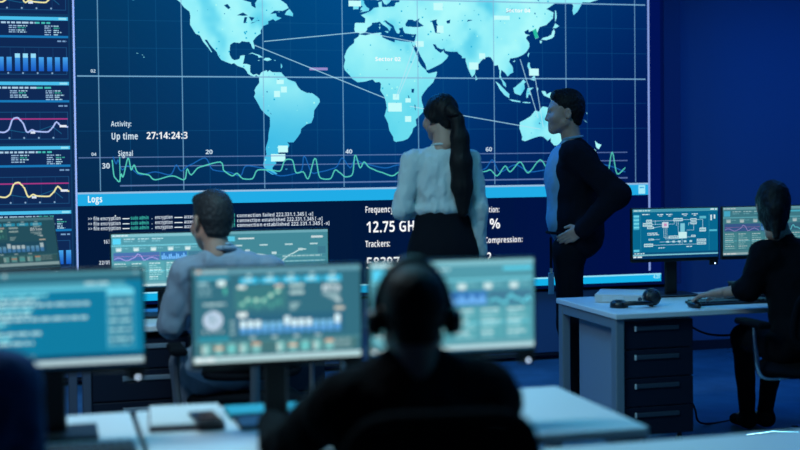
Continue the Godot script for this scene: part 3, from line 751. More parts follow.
func picture_dashboard() -> Image:
	var w := 768
	var h := 432
	var im := Image.create(w, h, false, Image.FORMAT_RGB8)
	im.fill(c8(50, 106, 124))
	var rng := RandomNumberGenerator.new()
	rng.seed = 21
	var R := func(x: float, y: float, ww: float, hh: float, c: Color) -> void: rect(im, x * w, y * h, ww * w, hh * h, c)
	R.call(0, 0, 1, 0.055, c8(96, 152, 168))
	R.call(0.02, 0.015, 0.03, 0.025, c8(220, 190, 170))
	scribble(im, rng, 0.06 * w, 0.018 * h, 0.14 * w, 8, c8(180, 210, 215))
	R.call(0.03, 0.08, 0.18, 0.035, c8(60, 160, 185))
	R.call(0.03, 0.14, 0.06, 0.03, c8(150, 195, 205))
	R.call(0.145, 0.125, 0.045, 0.055, c8(215, 240, 240))
	for r in 3: scribble(im, rng, 0.03 * w, (0.195 + r * 0.035) * h, 0.08 * w, 6, c8(130, 175, 185))
	R.call(0.18, 0.2, 0.015, 0.075, c8(80, 190, 170))
	scribble(im, rng, 0.06 * w, 0.365 * h, 0.13 * w, 9, c8(190, 220, 222))
	disc(im, Vector2(0.115 * w, 0.545 * h), 44, c8(186, 206, 226))
	disc(im, Vector2(0.115 * w, 0.545 * h), 20, c8(120, 160, 180))
	disc(im, Vector2(0.115 * w, 0.545 * h), 12, c8(196, 214, 230))
	stroke(im, Vector2(0.115 * w, 0.545 * h), Vector2(0.09 * w, 0.46 * h), 6, c8(100, 150, 175))
	for k in 4: disc(im, Vector2((0.06 + 0.035 * k) * w, 0.665 * h), 6, c8(180, 200, 205))
	R.call(0.03, 0.72, 0.18, 0.05, c8(38, 138, 158))
	for k in 5:
		R.call(0.275 + k * 0.125, 0.105, 0.108, 0.06, c8(54, 186, 226))
		R.call(0.30 + k * 0.125, 0.115, 0.05, 0.03, c8(170, 232, 244))
		R.call(0.315 + k * 0.125, 0.07, 0.03, 0.02, c8(170, 205, 210))
	R.call(0.245, 0.20, 0.30, 0.235, c8(56, 118, 126))
	frame(im, 0.245 * w, 0.20 * h, 0.30 * w, 0.235 * h, 2, c8(80, 140, 140))
	R.call(0.26, 0.185, 0.05, 0.035, c8(225, 240, 236))
	R.call(0.48, 0.185, 0.05, 0.03, c8(210, 200, 190))
	var pts := []
	for p in [[0.28, 0.385], [0.32, 0.34], [0.37, 0.345], [0.41, 0.35], [0.455, 0.30], [0.50, 0.255]]:
		pts.append(Vector2(p[0] * w, p[1] * h))
	polyline(im, pts, 4, c8(110, 210, 180))
	for p in pts: disc(im, p, 9, c8(190, 240, 215))
	for k in 10: R.call(0.27 + k * 0.026, 0.36 + 0.03 * sin(k * 2.0), 0.012, 0.06, c8(80, 160, 152))
	for r in 2: R.call(0.57, 0.185 + r * 0.075, 0.085, 0.035, c8(176, 206, 206))
	for r in 3: R.call(0.57, 0.39 + r * 0.026, 0.06 - 0.012 * r, 0.018, c8(150, 186, 190))
	R.call(0.80, 0.17, 0.07, 0.02, c8(170, 206, 210))
	text(im, "851m", 0.765 * w, 0.275 * h, 30, c8(236, 248, 250), 0.115 * w)
	for r in 3: R.call(0.77 + 0.03 * r, 0.30 + r * 0.03, 0.10 - 0.03 * r, 0.018, c8(170, 200, 204))
	R.call(0.85, 0.37, 0.03, 0.025, c8(200, 220, 222))
	R.call(0.84, 0.45, 0.06, 0.03, c8(214, 206, 190))
	R.call(0.24, 0.50, 0.66, 0.21, c8(42, 98, 124))
	R.call(0.26, 0.475, 0.055, 0.05, c8(225, 240, 240))
	for k in 14:
		var hi := k in [0, 1, 2, 6, 7, 8, 9, 13]
		var top := 0.565 if k not in [6, 13] else 0.53
		var bx := 0.275 + k * 0.0435
		for r in 40:
			var yy := lerpf(top + (0.0 if hi else 0.02), 0.705, r / 40.0)
			R.call(bx, yy, 0.032, 0.006, c8(134, 200, 234).lerp(c8(76, 146, 212), r / 40.0) if r > 20 or not hi else c8(216, 242, 250))
	for k in 4: R.call(0.33 + k * 0.13, 0.735, 0.035, 0.025, c8(165, 195, 200))
	for r in 3: R.call(0.215, 0.56 + r * 0.06, 0.03, 0.025, c8(150, 185, 190))
	R.call(0.0, 0.775, 1, 0.012, c8(86, 146, 152))
	R.call(0.02, 0.79, 0.96, 0.125, c8(66, 112, 118))
	for k in 11:
		if k == 5: continue
		var bx := 0.05 + k * 0.073
		R.call(bx, 0.80, 0.05, 0.11, c8(120, 186, 186))
		if k % 3 == 1: R.call(bx, 0.80 + 0.03 * (k % 2), 0.05, 0.03, c8(216, 170, 140))
		elif k % 3 == 2: R.call(bx, 0.84, 0.05, 0.04, c8(96, 196, 196))
		else: R.call(bx, 0.82, 0.022, 0.08, c8(176, 206, 204))
	for r in 3: scribble(im, rng, 0.83 * w, (0.80 + 0.035 * r) * h, 0.11 * w, 6, c8(150, 180, 184))
	R.call(0, 0.935, 1, 0.065, c8(172, 206, 210))
	scribble(im, rng, 0.01 * w, 0.95 * h, 0.11 * w, 14, c8(232, 244, 246))
	return im

func picture_code() -> Image:
	var w := 768
	var h := 432
	var im := Image.create(w, h, false, Image.FORMAT_RGB8)
	im.fill(c8(14, 118, 154))
	var rng := RandomNumberGenerator.new()
	rng.seed = 33
	rect(im, 0, 0, w, 46, c8(34, 92, 112))
	rect(im, 0, 4, w, 18, c8(74, 140, 156))
	disc(im, Vector2(0.25 * w, 12), 8, c8(170, 205, 210))
	disc(im, Vector2(0.96 * w, 12), 6, c8(150, 190, 200))
	rect(im, 0, 46, w * 0.90, 26, c8(70, 150, 172))
	scribble(im, rng, 0.68 * w, 50, 0.14 * w, 14, c8(160, 205, 214))
	rect(im, 0, 72, w * 0.93, 14, c8(96, 196, 218))
	for r in 14:
		var y := 96 + r * 21
		var x := 20.0
		if r == 11 or r == 12: continue
		var n := [0.42, 0.34, 0.62, 0.30, 0.34, 0.64, 0.22, 0.0, 0.36, 0.24, 0.30, 0, 0, 0.33][r] as float
		if n > 0: scribble(im, rng, x + rng.randi_range(0, 60), y, n * w, 13, c8(166, 212, 218) if r % 3 else c8(120, 214, 228))
	rect(im, 0.80 * w, 82, 0.15 * w, 270, c8(14, 104, 140))
	frame(im, 0.80 * w, 82, 0.15 * w, 270, 4, c8(80, 190, 220))
	rect(im, 0.80 * w, 88, 0.15 * w, 22, c8(110, 214, 236))
	for r in 11:
		scribble(im, rng, 0.81 * w, 116 + r * 21, 0.13 * w, 14, c8(140, 196, 206) if r % 2 else c8(88, 160, 178))
	rect(im, 0, 372, w, 20, c8(10, 74, 104))
	rect(im, 0, 394, w, 26, c8(166, 192, 198))
	rect(im, 0, 420, w, 12, c8(6, 40, 66))
	return im

func picture_table() -> Image:
	var w := 768
	var h := 432
	var im := Image.create(w, h, false, Image.FORMAT_RGB8)
	im.fill(c8(78, 148, 164))
	var rng := RandomNumberGenerator.new()
	rng.seed = 44
	rect(im, 0, 0, w, 24, c8(124, 186, 198))
	scribble(im, rng, 8, 8, 110, 9, c8(220, 240, 244))
	rect(im, 10, 34, 58, 48, c8(86, 206, 240))
	for k in 3:
		scribble(im, rng, 90 + k * 100, 36, 80, 9, c8(180, 220, 226))
		scribble(im, rng, 90 + k * 100, 54, 60, 9, c8(120, 190, 205))
	rect(im, 620, 36, 140, 14, c8(90, 210, 236))
	rect(im, 0, 88, w, 10, c8(110, 196, 212))
	for k in 6:
		rect(im, 30 + k * 124, 106, 44, 30, c8(150, 200, 208))
		rect(im, 36 + k * 124, 116, 32, 22, c8(206, 228, 230))
		scribble(im, rng, 80 + k * 124, 112, 40, 7, c8(120, 186, 200))
	rect(im, 14, 148, 330, 66, c8(70, 110, 170))
	rect(im, 352, 148, 190, 66, c8(50, 112, 176))
	rect(im, 550, 148, 206, 66, c8(64, 120, 146))
	var p1 := []
	var p2 := []
	for k in 16:
		p1.append(Vector2(18 + k * 21, 200 - 12 * sin(k * 1.1) - (34 if k in [8, 9] else 0)))
		p2.append(Vector2(556 + k * 13, 198 - 10 * sin(k * 0.8) - (30 if k in [7, 8, 14] else 0)))
	polyline(im, p1, 5, c8(186, 170, 240))
	polyline(im, p2, 8, c8(110, 226, 240))
	stroke(im, Vector2(16, 178), Vector2(342, 178), 3, c8(200, 130, 190), 0.8)
	for k in 14:
		var bh := 22 + 14 * sin(k * 1.7)
		rect(im, 358 + k * 13, 208 - bh - 10, 9, bh + 10, c8(120, 190, 250))
	for c in 6:
		var x := 14 + c * 124
		rect(im, x, 226, 116, 150, c8(84, 160, 172))
		for r in 8:
			scribble(im, rng, x + 6, 234 + r * 18, rng.randi_range(50, 100), 8, c8(150, 208, 214) if r % 3 else c8(204, 232, 234))
		rect(im, x, 296, 116, 6, c8(110, 206, 222))
	rect(im, 0, 384, w, 16, c8(100, 160, 172))
	rect(im, 0, 402, w, 20, c8(176, 210, 216))
	scribble(im, rng, 8, 406, 120, 12, c8(240, 248, 250))
	rect(im, 0, 422, w, 10, c8(30, 80, 110))
	return im

func picture_circuit() -> Image:
	var w := 768
	var h := 432
	var im := Image.create(w, h, false, Image.FORMAT_RGB8)
	im.fill(c8(6, 102, 142))
	var rng := RandomNumberGenerator.new()
	rng.seed = 55
	rect(im, 0, 0, w, 26, c8(70, 150, 172))
	scribble(im, rng, 10, 8, 150, 10, c8(190, 224, 230))
	scribble(im, rng, 700, 6, 60, 10, c8(220, 240, 244))
	rect(im, 8, 48, 50, 130, c8(58, 164, 196))
	for r in 4: rect(im, 8, 54 + r * 32, 50, 14, c8(110, 210, 230))
	rect(im, 70, 40, 2, 330, c8(60, 160, 186))
	rect(im, 686, 40, 2, 330, c8(60, 160, 186))
	var wht := c8(206, 230, 236)
	for k in 4: scribble(im, rng, [220, 300, 440, 530][k], 46, 54, 8, wht)
	for k in 4: scribble(im, rng, [236, 316, 456, 546][k], 60, 26, 6, wht)
	scribble(im, rng, 84, 42, 66, 8, wht)
	for b in [[120, 92, 50, 24], [90, 120, 84, 30], [128, 152, 60, 20], [364, 84, 84, 26], [518, 88, 56, 22], [518, 116, 56, 24], [600, 172, 58, 34], [100, 300, 80, 28], [140, 258, 46, 14], [575, 270, 84, 22], [575, 298, 84, 22], [320, 236, 84, 22], [524, 234, 40, 18]]:
		rect(im, b[0], b[1], b[2], b[3], c8(168, 206, 216))
		frame(im, b[0], b[1], b[2], b[3], 3, wht)
		scribble(im, rng, b[0] + 6, b[1] + b[3] / 2.0 - 3, b[2] - 12, 6, c8(60, 120, 146))
	rect(im, 262, 116, 56, 48, c8(200, 216, 226))
	rect(im, 278, 128, 26, 24, c8(196, 140, 186))
	rect(im, 426, 130, 40, 90, c8(120, 196, 214))
	rect(im, 408, 206, 76, 56, c8(196, 236, 238))
	for l in [[170, 104, 364, 104], [174, 134, 262, 134], [188, 162, 262, 150], [318, 134, 364, 134], [406, 110, 406, 206], [370, 110, 370, 136], [390, 110, 390, 150], [448, 98, 518, 98], [574, 100, 628, 100], [628, 100, 628, 172], [500, 128, 518, 128], [500, 128, 500, 150], [484, 190, 546, 190], [546, 140, 546, 190], [276, 164, 276, 250], [290, 164, 290, 262], [304, 164, 304, 250], [276, 250, 330, 250], [290, 262, 408, 262], [186, 265, 240, 265], [180, 314, 575, 314], [240, 288, 420, 288], [200, 100, 200, 134], [440, 262, 440, 314], [484, 250, 524, 250], [420, 288, 420, 314]]:
		stroke(im, Vector2(l[0], l[1]), Vector2(l[2], l[3]), 3.4, wht, 0.9)
	for r in 2: scribble(im, rng, 130, 206 + r * 14, 90 + 14 * r, 8, wht)
	for k in 5: rect(im, 300 + k * 52, 280, 24, 16, c8(180, 214, 222))
	scribble(im, rng, 226, 336, 60, 8, wht)
	scribble(im, rng, 480, 330, 50, 8, wht)
	rect(im, 700, 60, 14, 50, wht)
	rect(im, 730, 60, 14, 36, wht)
	rect(im, 600, 70, 60, 22, c8(90, 180, 200))
	rect(im, 690, 190, 70, 16, c8(80, 180, 206))
	rect(im, 8, 350, 50, 20, c8(90, 200, 224))
	rect(im, 0, 376, w, 16, c8(10, 80, 120))
	scribble(im, rng, 14, 380, 90, 10, c8(190, 220, 226))
	rect(im, 0, 394, w, 12, c8(120, 190, 206))
	rect(im, 0, 406, w, 26, c8(4, 50, 96))
	scribble(im, rng, 4, 408, 80, 14, c8(214, 232, 236))
	return im

func picture_graph() -> Image:
	var w := 768
	var h := 432
	var im := Image.create(w, h, false, Image.FORMAT_RGB8)
	im.fill(c8(70, 142, 158))
	var rng := RandomNumberGenerator.new()
	rng.seed = 66
	rect(im, 0, 0, w, 22, c8(112, 176, 190))
	rect(im, 10, 40, 56, 40, c8(90, 206, 236))
	rect(im, 90, 54, 120, 12, c8(220, 238, 240))
	rect(im, 640, 50, 90, 18, c8(206, 226, 230))
	for k in 4: rect(im, 60 + k * 190, 110, 60, 12, c8(190, 224, 228))
	for k in 3: rect(im, 140 + k * 200, 150 + (k % 2) * 24, 36, 20, c8(196, 226, 230))
	polyline(im, curve([Vector2(60, 280), Vector2(170, 190), Vector2(300, 200), Vector2(380, 270), Vector2(480, 200), Vector2(560, 160), Vector2(600, 160)]), 10, c8(196, 228, 230))
	for r in 6: stroke(im, Vector2(20, 200 + r * 26), Vector2(748, 200 + r * 26), 3, c8(100, 174, 186))
	scribble(im, rng, 420, 208, 300, 10, c8(170, 214, 220))
	scribble(im, rng, 420, 250, 320, 10, c8(140, 200, 210))
	rect(im, 690, 140, 60, 60, c8(64, 128, 150))
	for r in 8: scribble(im, rng, 30, 230 + r * 20, 330, 8, c8(140, 200, 208))
	rect(im, 0, 400, w, 20, c8(160, 200, 206))
	return im

# ---------------------------------------------------------------- furniture
func monitor(label: String, at: Vector3, turn: float, pic: Material, w: float, h: float, bottom: float, tilt := 0.0, glow := Color(0.35, 0.75, 0.85), energy := 0.06, roll := 0.0) -> Node3D:
	# at: on the desk under the screen's middle; bottom: height of the housing's lower edge above the desk
	var t := thing("computer_monitor", label, "monitor", at, turn, "monitors on the desks")
	var b := Basis(Vector3.RIGHT, deg_to_rad(tilt))
	var mid := Vector3(0, bottom + h / 2.0, 0)
	var st := st_new()
	add_box(st, mid + b * Vector3(0, 0, -0.012), Vector3(w, h, 0.022), 0.004, b)
	add_box(st, mid + b * Vector3(0, -0.01, -0.032), Vector3(w * 0.55, h * 0.55, 0.03), 0.012, b)
	part("housing", done(st), M.black_plastic, t)
	var s := part("screen", screen_mesh(w - 0.014, h - 0.026), pic, t, mid + b * Vector3(0, 0.006, 0.0005))
	s.basis = b
	area_light("screen_light", t, Vector2(w - 0.02, h - 0.03), mid + b * Vector3(0, 0.005, 0.006), Vector3(tilt, 180, 0), glow, energy)
	part("power_light", lathe([[0.0, 0.002], [0.0036, 0.002], [0.0044, 0.0]], mid + b * Vector3(w / 2 - 0.024, -h / 2 - 0.017, -0.002), Basis(Vector3.RIGHT, PI / 2), 12), M.led, t)
	var button := part("button_bar", box(Vector3(0.05, 0.028, 0.012), 0.003, mid + b * Vector3(w / 2 - 0.03, -h / 2 - 0.012, -0.008)), M.black_plastic, t)
	button.set_meta("label", "small button bar under the screen")
	part("stand_neck", box(Vector3(0.07, bottom + h * 0.45, 0.022), 0.006, Vector3(0, (bottom + h * 0.45) / 2.0, -0.062)), M.black_plastic, t)
	st = st_new()
	add_box(st, Vector3(0, 0.006, -0.05), Vector3(0.24, 0.012, 0.19), 0.005)
	part("stand_base", done(st), M.black_plastic, t)
	return t

func desk(label: String, at: Vector3, w: float, d: float, top_mat: Material, leg_mat: Material, group := "") -> Node3D:
	# at: floor under the front left corner of the top; the desk runs to +x and -z
	var t := thing("office_desk", label, "desk", at, 0.0, group)
	part("desk_top", box(Vector3(w, 0.028, d), 0.004, Vector3(w / 2, DESK - 0.014, -d / 2)), top_mat, t)
	for x in [0.03, w - 0.03]:
		for z in [-0.045, -d + 0.045]:
			part("leg", box(Vector3(0.045, DESK - 0.028, 0.06), 0.004, Vector3(x, (DESK - 0.028) / 2, z)), leg_mat, t)
		part("side_rail", box(Vector3(0.04, 0.05, d - 0.15), 0.003, Vector3(x, DESK - 0.054, -d / 2)), leg_mat, t)
	part("back_rail", box(Vector3(w - 0.11, 0.05, 0.03), 0.003, Vector3(w / 2, DESK - 0.054, -d + 0.045)), leg_mat, t)
	return t

func drawer_unit(label: String, at: Vector3, w: float, d: float, low: float, high: float, n: int, side: Material, front: Material, grip: Material, inset: float) -> Node3D:
	# at: floor under the front left corner
	var t := thing("drawer_unit", label, "drawers", at, 0.0, "drawer units under the desks")
	part("body", box(Vector3(w, high - low, d - 0.02), 0.003, Vector3(w / 2, (low + high) / 2, -d / 2 - 0.01)), side, t)
	var each := (high - low) / n
	for k in n:
		var y := high - each * (k + 0.5)
		var dr := part("drawer", box(Vector3(w - 0.006, each - 0.007, 0.02), 0.0025, Vector3.ZERO), front, t, Vector3(w / 2, y, -0.01))
		part("handle", box(Vector3(w * 0.62, 0.022, 0.008), 0.003, Vector3(inset, each * 0.22, 0.013)), grip, dr)
		part("handle_cap", box(Vector3(0.008, 0.026, 0.012), 0.002, Vector3(inset - w * 0.31 - 0.003, each * 0.22, 0.014)), M.handle_end if side == M.side_panel else grip, dr)
	for x in [0.05, w - 0.05]:
		for z in [-0.06, -d + 0.06]:
			part("caster", lathe([[0.0, -0.012], [0.028, -0.012], [0.03, -0.006], [0.03, 0.006], [0.028, 0.012], [0.0, 0.012]], Vector3(x, 0.03, z), Basis(Vector3.FORWARD, PI / 2), 14), M.black_plastic, t)
			part("caster_stem", box(Vector3(0.02, low - 0.03, 0.02), 0.002, Vector3(x, (low + 0.03) / 2 + 0.005, z)), M.black_plastic, t)
	return t

func office_chair(label: String, at: Vector3, turn: float, top: float, half_w: float, seat_y: float, shell: Material, metal: Material, arms := true) -> Node3D:
	# faces -z; at: floor under the column
	var t := thing("office_chair", label, "chair", at, turn, "office chairs")
	part("seat", body_mesh([body([ell(Vector3(0, seat_y - 0.04, -0.02), Vector3(0.25, 0.045, 0.24), 0.03), cap(Vector3(-0.19, seat_y - 0.045, -0.02), Vector3(0.19, seat_y - 0.045, -0.02), 0.04, 0.04, 0.04)], 0.016)]), shell, t)
	var ring := []
	var low := seat_y + 0.1
	for k in 25:
		var a := TAU * k / 24.0
		var cx := signf(cos(a)) * pow(absf(cos(a)), 0.45) * half_w
		var cy := signf(sin(a)) * pow(absf(sin(a)), 0.45)
		var y := (low + top) / 2 + cy * (top - low) / 2
		ring.append(Vector3(cx * (0.9 + 0.1 * (1 - cy)), y, 0.27 + 0.05 * (y - low) - 0.06 * pow(cx / half_w, 2)))
	part("back_frame", tube(ring, [0.016], 8), shell, t)
	var st := st_new()
	st.set_smooth_group(1)
	var nu := 10
	var nv := 10
	var g := func(i: int, j: int) -> Vector3:
		var u := -1.0 + 2.0 * i / nu
		var v := -1.0 + 2.0 * j / nv
		var lim := pow(1.0 - pow(absf(v), 4.4), 0.227) if absf(v) < 1.0 else 0.0
		var x := u * half_w * lim
		var y := (low + top) / 2 + v * (top - low) / 2
		return Vector3(x * (0.9 + 0.1 * (1 - v)), y, 0.27 + 0.05 * (y - low) - 0.06 * pow(x / half_w, 2))
	for i in nu:
		for j in nv:
			quad(st, g.call(i, j), g.call(i + 1, j), g.call(i + 1, j + 1), g.call(i, j + 1), Vector3.BACK)
			quad(st, g.call(i, j) - Vector3(0, 0, 0.008), g.call(i + 1, j) - Vector3(0, 0, 0.008), g.call(i + 1, j + 1) - Vector3(0, 0, 0.008), g.call(i, j + 1) - Vector3(0, 0, 0.008), Vector3.FORWARD)
	part("backrest", done(st), shell, t)
	part("back_bracket", tube(smooth_path([Vector3(0, seat_y - 0.09, 0.05), Vector3(0, seat_y - 0.07, 0.25), Vector3(0, seat_y + 0.12, 0.30), Vector3(0, seat_y + 0.3, 0.295)]), [0.022], 8), metal, t)
	part("column", lathe([[0.0, 0.09], [0.032, 0.09], [0.03, 0.22], [0.022, 0.23], [0.022, seat_y - 0.08], [0.06, seat_y - 0.075], [0.0, seat_y - 0.07]]), metal, t)
	for k in 5:
		var a := TAU * k / 5.0 + 0.3
		var dir := Vector3(sin(a), 0, cos(a))
		part("spoke", tube([dir * 0.02 + Vector3(0, 0.10, 0), dir * 0.16 + Vector3(0, 0.092, 0), dir * 0.29 + Vector3(0, 0.068, 0)], [0.026, 0.02, 0.014], 8), metal, t)
		part("caster", lathe([[0.0, -0.016], [0.026, -0.016], [0.029, -0.008], [0.029, 0.008], [0.026, 0.016], [0.0, 0.016]], dir * 0.285 + Vector3(0, 0.029, 0), Basis(Vector3.UP, a) * Basis(Vector3.FORWARD, PI / 2), 14), M.black_plastic, t)
	if arms:
		for s in [-1.0, 1.0]:
			part("armrest", box(Vector3(0.07, 0.03, 0.24), 0.012, Vector3(s * 0.29, seat_y + 0.19, -0.02)), shell, t)
			part("arm_support", tube(smooth_path([Vector3(s * 0.12, seat_y - 0.075, 0.02), Vector3(s * 0.27, seat_y - 0.06, 0.03), Vector3(s * 0.295, seat_y + 0.06, 0.02), Vector3(s * 0.29, seat_y + 0.18, 0.0)]), [0.013], 8), metal, t)
	return t

func keyboard(label: String, at: Vector3, turn: float) -> void:
	var t := thing("keyboard", label, "keyboard", at, turn, "keyboards")
	part("base", box(Vector3(0.44, 0.014, 0.14), 0.004, Vector3(0, 0.007, 0)), M.black_plastic, t)
	var st := st_new()
	for r in 5:
		for c in 19:
			if r == 4 and c > 4 and c < 9: continue
			add_box(st, Vector3(-0.2 + c * 0.0222, 0.017, -0.05 + r * 0.025), Vector3(0.018, 0.008, 0.02), 0.002)
	add_box(st, Vector3(-0.2 + 6.5 * 0.0222, 0.017, 0.05), Vector3(0.085, 0.008, 0.02), 0.002)
	var k := part("keys", done(st), M.dark_plastic, t)
	k.set_meta("kind", "stuff")

func ceiling_light(label: String, at: Vector3, size: Vector2, color: Color, energy: float, glow: Material) -> void:
	var t := thing("ceiling_light", label, "ceiling light", at, 0.0, "ceiling light panels")
	var st := st_new()
	for s in [-1.0, 1.0]:
		add_box(st, Vector3(s * (size.x / 2 + 0.015), -0.025, 0), Vector3(0.03, 0.05, size.y + 0.06), 0.004)
		add_box(st, Vector3(0, -0.025, s * (size.y / 2 + 0.015)), Vector3(size.x, 0.05, 0.03), 0.004)
	part("frame", done(st), M.grey_metal, t)
	part("diffuser", box(Vector3(size.x, 0.02, size.y), 0.002, Vector3(0, -0.03, 0)), glow, t)
	area_light("panel_light", t, size, Vector3(0, -0.055, 0), Vector3(-90, 0, 0), color, energy)

# ---------------------------------------------------------------- people
func head_prims(jaw := 1.0) -> Array:
	var p := [
		ell(Vector3(0, 0.035, 0.014), Vector3(0.074, 0.082, 0.096), 0.02),
		ell(Vector3(0, -0.025, -0.03), Vector3(0.062 * jaw, 0.085, 0.064), 0.03),
		cap(Vector3(0, -0.088, -0.062), Vector3(0, -0.094, -0.068), 0.021, 0.019, 0.025),
		cap(Vector3(-0.035, 0.022, -0.076), Vector3(0.035, 0.022, -0.076), 0.012, 0.012, 0.02),
		cap(Vector3(0, 0.006, -0.086), Vector3(0, -0.034, -0.102), 0.007, 0.0105, 0.012),
		cap(Vector3(-0.012, -0.038, -0.092), Vector3(0.012, -0.038, -0.092), 0.008, 0.008, 0.008),
		cap(Vector3(-0.02, -0.062, -0.084), Vector3(0.02, -0.062, -0.084), 0.0075, 0.0075, 0.006),
		cap(Vector3(-0.016, -0.073, -0.084), Vector3(0.016, -0.073, -0.084), 0.007, 0.007, 0.005),
		cap(Vector3(0, -0.05, 0.028), Vector3(0, -0.14, 0.035), 0.054 * jaw, 0.052 * jaw, 0.02)]
	for s in [-1.0, 1.0]:
		p.append(cap(Vector3(s * 0.05 * jaw, -0.058, -0.005), Vector3(s * 0.012, -0.092, -0.06), 0.02, 0.017, 0.03))
		p.append(ell(Vector3(s * 0.03, 0.002, -0.094), Vector3(0.016, 0.011, 0.014), 0.01, Basis(), true))
		p.append(ell(Vector3(s * 0.077, -0.008, 0.014), Vector3(0.009, 0.031, 0.019), 0.008, Basis(Vector3.UP, s * 0.35)))
		p.append(ell(Vector3(s * 0.087, -0.004, 0.012), Vector3(0.006, 0.018, 0.01), 0.005, Basis(Vector3.UP, s * 0.35), true))
		p.append(cap(Vector3(s * 0.045, -0.03, -0.06), Vector3(s * 0.04, -0.03, -0.065), 0.022, 0.02, 0.03))
	return p

func hand_prims(side: float, curl: float) -> Array:
	# wrist at the origin, fingers along -z, back of the hand up, thumb on the «side» x
	var p := [cap(Vector3(0, 0, 0.03), Vector3(0, 0, -0.01), 0.026, 0.025, 0.02, Vector3.UP, 1.25),
		cap(Vector3(side * 0.012, 0, -0.03), Vector3(side * 0.02, 0, -0.082), 0.022, 0.018, 0.02, Vector3.UP, 1.5),
		cap(Vector3(-side * 0.01, 0, -0.03), Vector3(-side * 0.022, 0, -0.076), 0.02, 0.017, 0.02, Vector3.UP, 1.45)]
	var lens := [0.075, 0.083, 0.077, 0.06]
	for i in 4:
		var x := side * (0.03 - i * 0.0185)
		var a := Vector3(x * 0.9, 0.002, -0.08 + (0.008 if i == 3 else 0.0))
		var ang := curl * (0.55 + 0.08 * i)
		var r := 0.0088 if i < 3 else 0.0078
		var dir := Vector3(x * 0.12, 0, -1).normalized()
		for sgm in 3:
			var l: float = lens[i] * [0.46, 0.31, 0.23][sgm]
			var d := Vector3(dir.x, -sin(ang), dir.z * cos(ang)).normalized()
			var b := a + d * l
			p.append(cap(a, b, r, r * 0.92, 0.006))
			a = b
			r *= 0.92
			ang += curl * 0.5
	var t0 := Vector3(side * 0.022, -0.006, -0.025)
	var t1 := Vector3(side * 0.048, -0.014, -0.055)
	var t2 := Vector3(side * 0.054, -0.02, -0.088)
	p.append(cap(t0, t1, 0.0135, 0.011, 0.014))
	p.append(cap(t1, t2, 0.0105, 0.0085, 0.006))
	return p

func facing(at: Vector3, dir: Vector3, up := Vector3.UP) -> Transform3D:
	return Transform3D(Basis.looking_at(dir, up), at)

func turned(at: Vector3, yaw: float, pitch := 0.0, roll := 0.0, scale := 1.0) -> Transform3D:
	return Transform3D(Basis.from_euler(Vector3(deg_to_rad(pitch), deg_to_rad(yaw), deg_to_rad(roll))).scaled(Vector3.ONE * scale), at)

func figure(t: Node3D, J: Dictionary, skin: Material) -> void:
	var p := [cap(J.hl, J.hr, 0.085, 0.085, 0.05), cap(J.pelvis, J.chest, 0.1, 0.1, 0.05, Vector3.BACK, 1.25), cap(J.chest, J.neck, 0.085, 0.05, 0.05), cap(J.neck, J.head.origin + J.head.basis * Vector3(0, -0.05, 0.03), 0.05, 0.05, 0.02),
		cap(J.sl, J.sr, 0.045, 0.045, 0.04)]
	for s in ["l", "r"]:
		p.append(cap(J["s" + s], J["e" + s], 0.042, 0.034, 0.02))
		p.append(cap(J["e" + s], J["w" + s], 0.035, 0.024, 0.02))
		p.append(cap(J["h" + s], J["k" + s], 0.075, 0.048, 0.03))
		p.append(cap(J["k" + s], J["a" + s], 0.048, 0.033, 0.02))
		p.append(cap(J["a" + s] + Vector3(0, -0.02, 0), J["t" + s], 0.032, 0.024, 0.02))
	var pieces := [body(p, 0.014), body(moved(head_prims(J.get("jaw", 1.0)), J.head), 0.005)]
	pieces.append(body(moved(hand_prims(1.0, J.get("curl_l", 0.5)), J.hand_l), 0.0042))
	pieces.append(body(moved(hand_prims(-1.0, J.get("curl_r", 0.5)), J.hand_r), 0.0042))
	part("body", body_mesh(pieces), skin, t)
	var st := st_new()
	for s in [-1.0, 1.0]:
		var prof := []
		for k in 9:
			prof.append([sin(PI * k / 8.0) * 0.0105, -cos(PI * k / 8.0) * 0.0105])
		add_lathe(st, prof, J.head * Vector3(s * 0.03, 0.002, -0.078), Basis(), 10)
	part("eyes", done(st), M.eye, t)

func hair_short(J: Dictionary, top := 0.0) -> Array:
	return moved([ell(Vector3(0, 0.045 + top * 0.4, 0.02), Vector3(0.0785, 0.083 + top, 0.100), 0.02),
		cap(Vector3(0, 0.0, 0.062), Vector3(0, -0.05, 0.058), 0.05, 0.042, 0.03, Vector3.RIGHT, 0.75),
		cap(Vector3(-0.04, 0.092 + top, -0.05), Vector3(0.04, 0.094 + top, -0.05), 0.02, 0.02, 0.04),
		ell(Vector3(0, -0.05, -0.085), Vector3(0.12, 0.128, 0.085), 0.01, Basis(), true),
		ell(Vector3(0, -0.13, 0.0), Vector3(0.12, 0.07, 0.13), 0.02, Basis(), true)], J.head)

func leg_prims(J: Dictionary, thigh: float, knee: float, hem: float) -> Array:
	var p := [cap(J.hl, J.hr, thigh * 1.08, thigh * 1.08, 0.05)]
	for s in ["l", "r"]:
		p.append(cap(J["h" + s], J["k" + s], thigh, knee, 0.04))
		p.append(cap(J["k" + s], J["a" + s], knee, hem, 0.03))
	return p

func shoes(t: Node3D, J: Dictionary, m: Material) -> void:
	for s in ["l", "r"]:
		var a: Vector3 = J["a" + s]
		var b: Vector3 = J["t" + s]
		part("shoe", body_mesh([body([cap(Vector3(a.x, 0.045, a.z) + (a - b).normalized() * 0.02, Vector3(b.x, 0.032, b.z), 0.044, 0.03, 0.03), cap(Vector3(a.x, 0.05, a.z), Vector3(a.x, 0.10, a.z), 0.042, 0.04, 0.02)], 0.012)]), m, t)

func ring_path(c: Vector3, rx: float, rz: float, dip: float) -> Array:
	var out := []
	for k in 21:
		var a := TAU * k / 20.0
		out.append(c + Vector3(sin(a) * rx, dip * cos(a), cos(a) * rz))
	return out

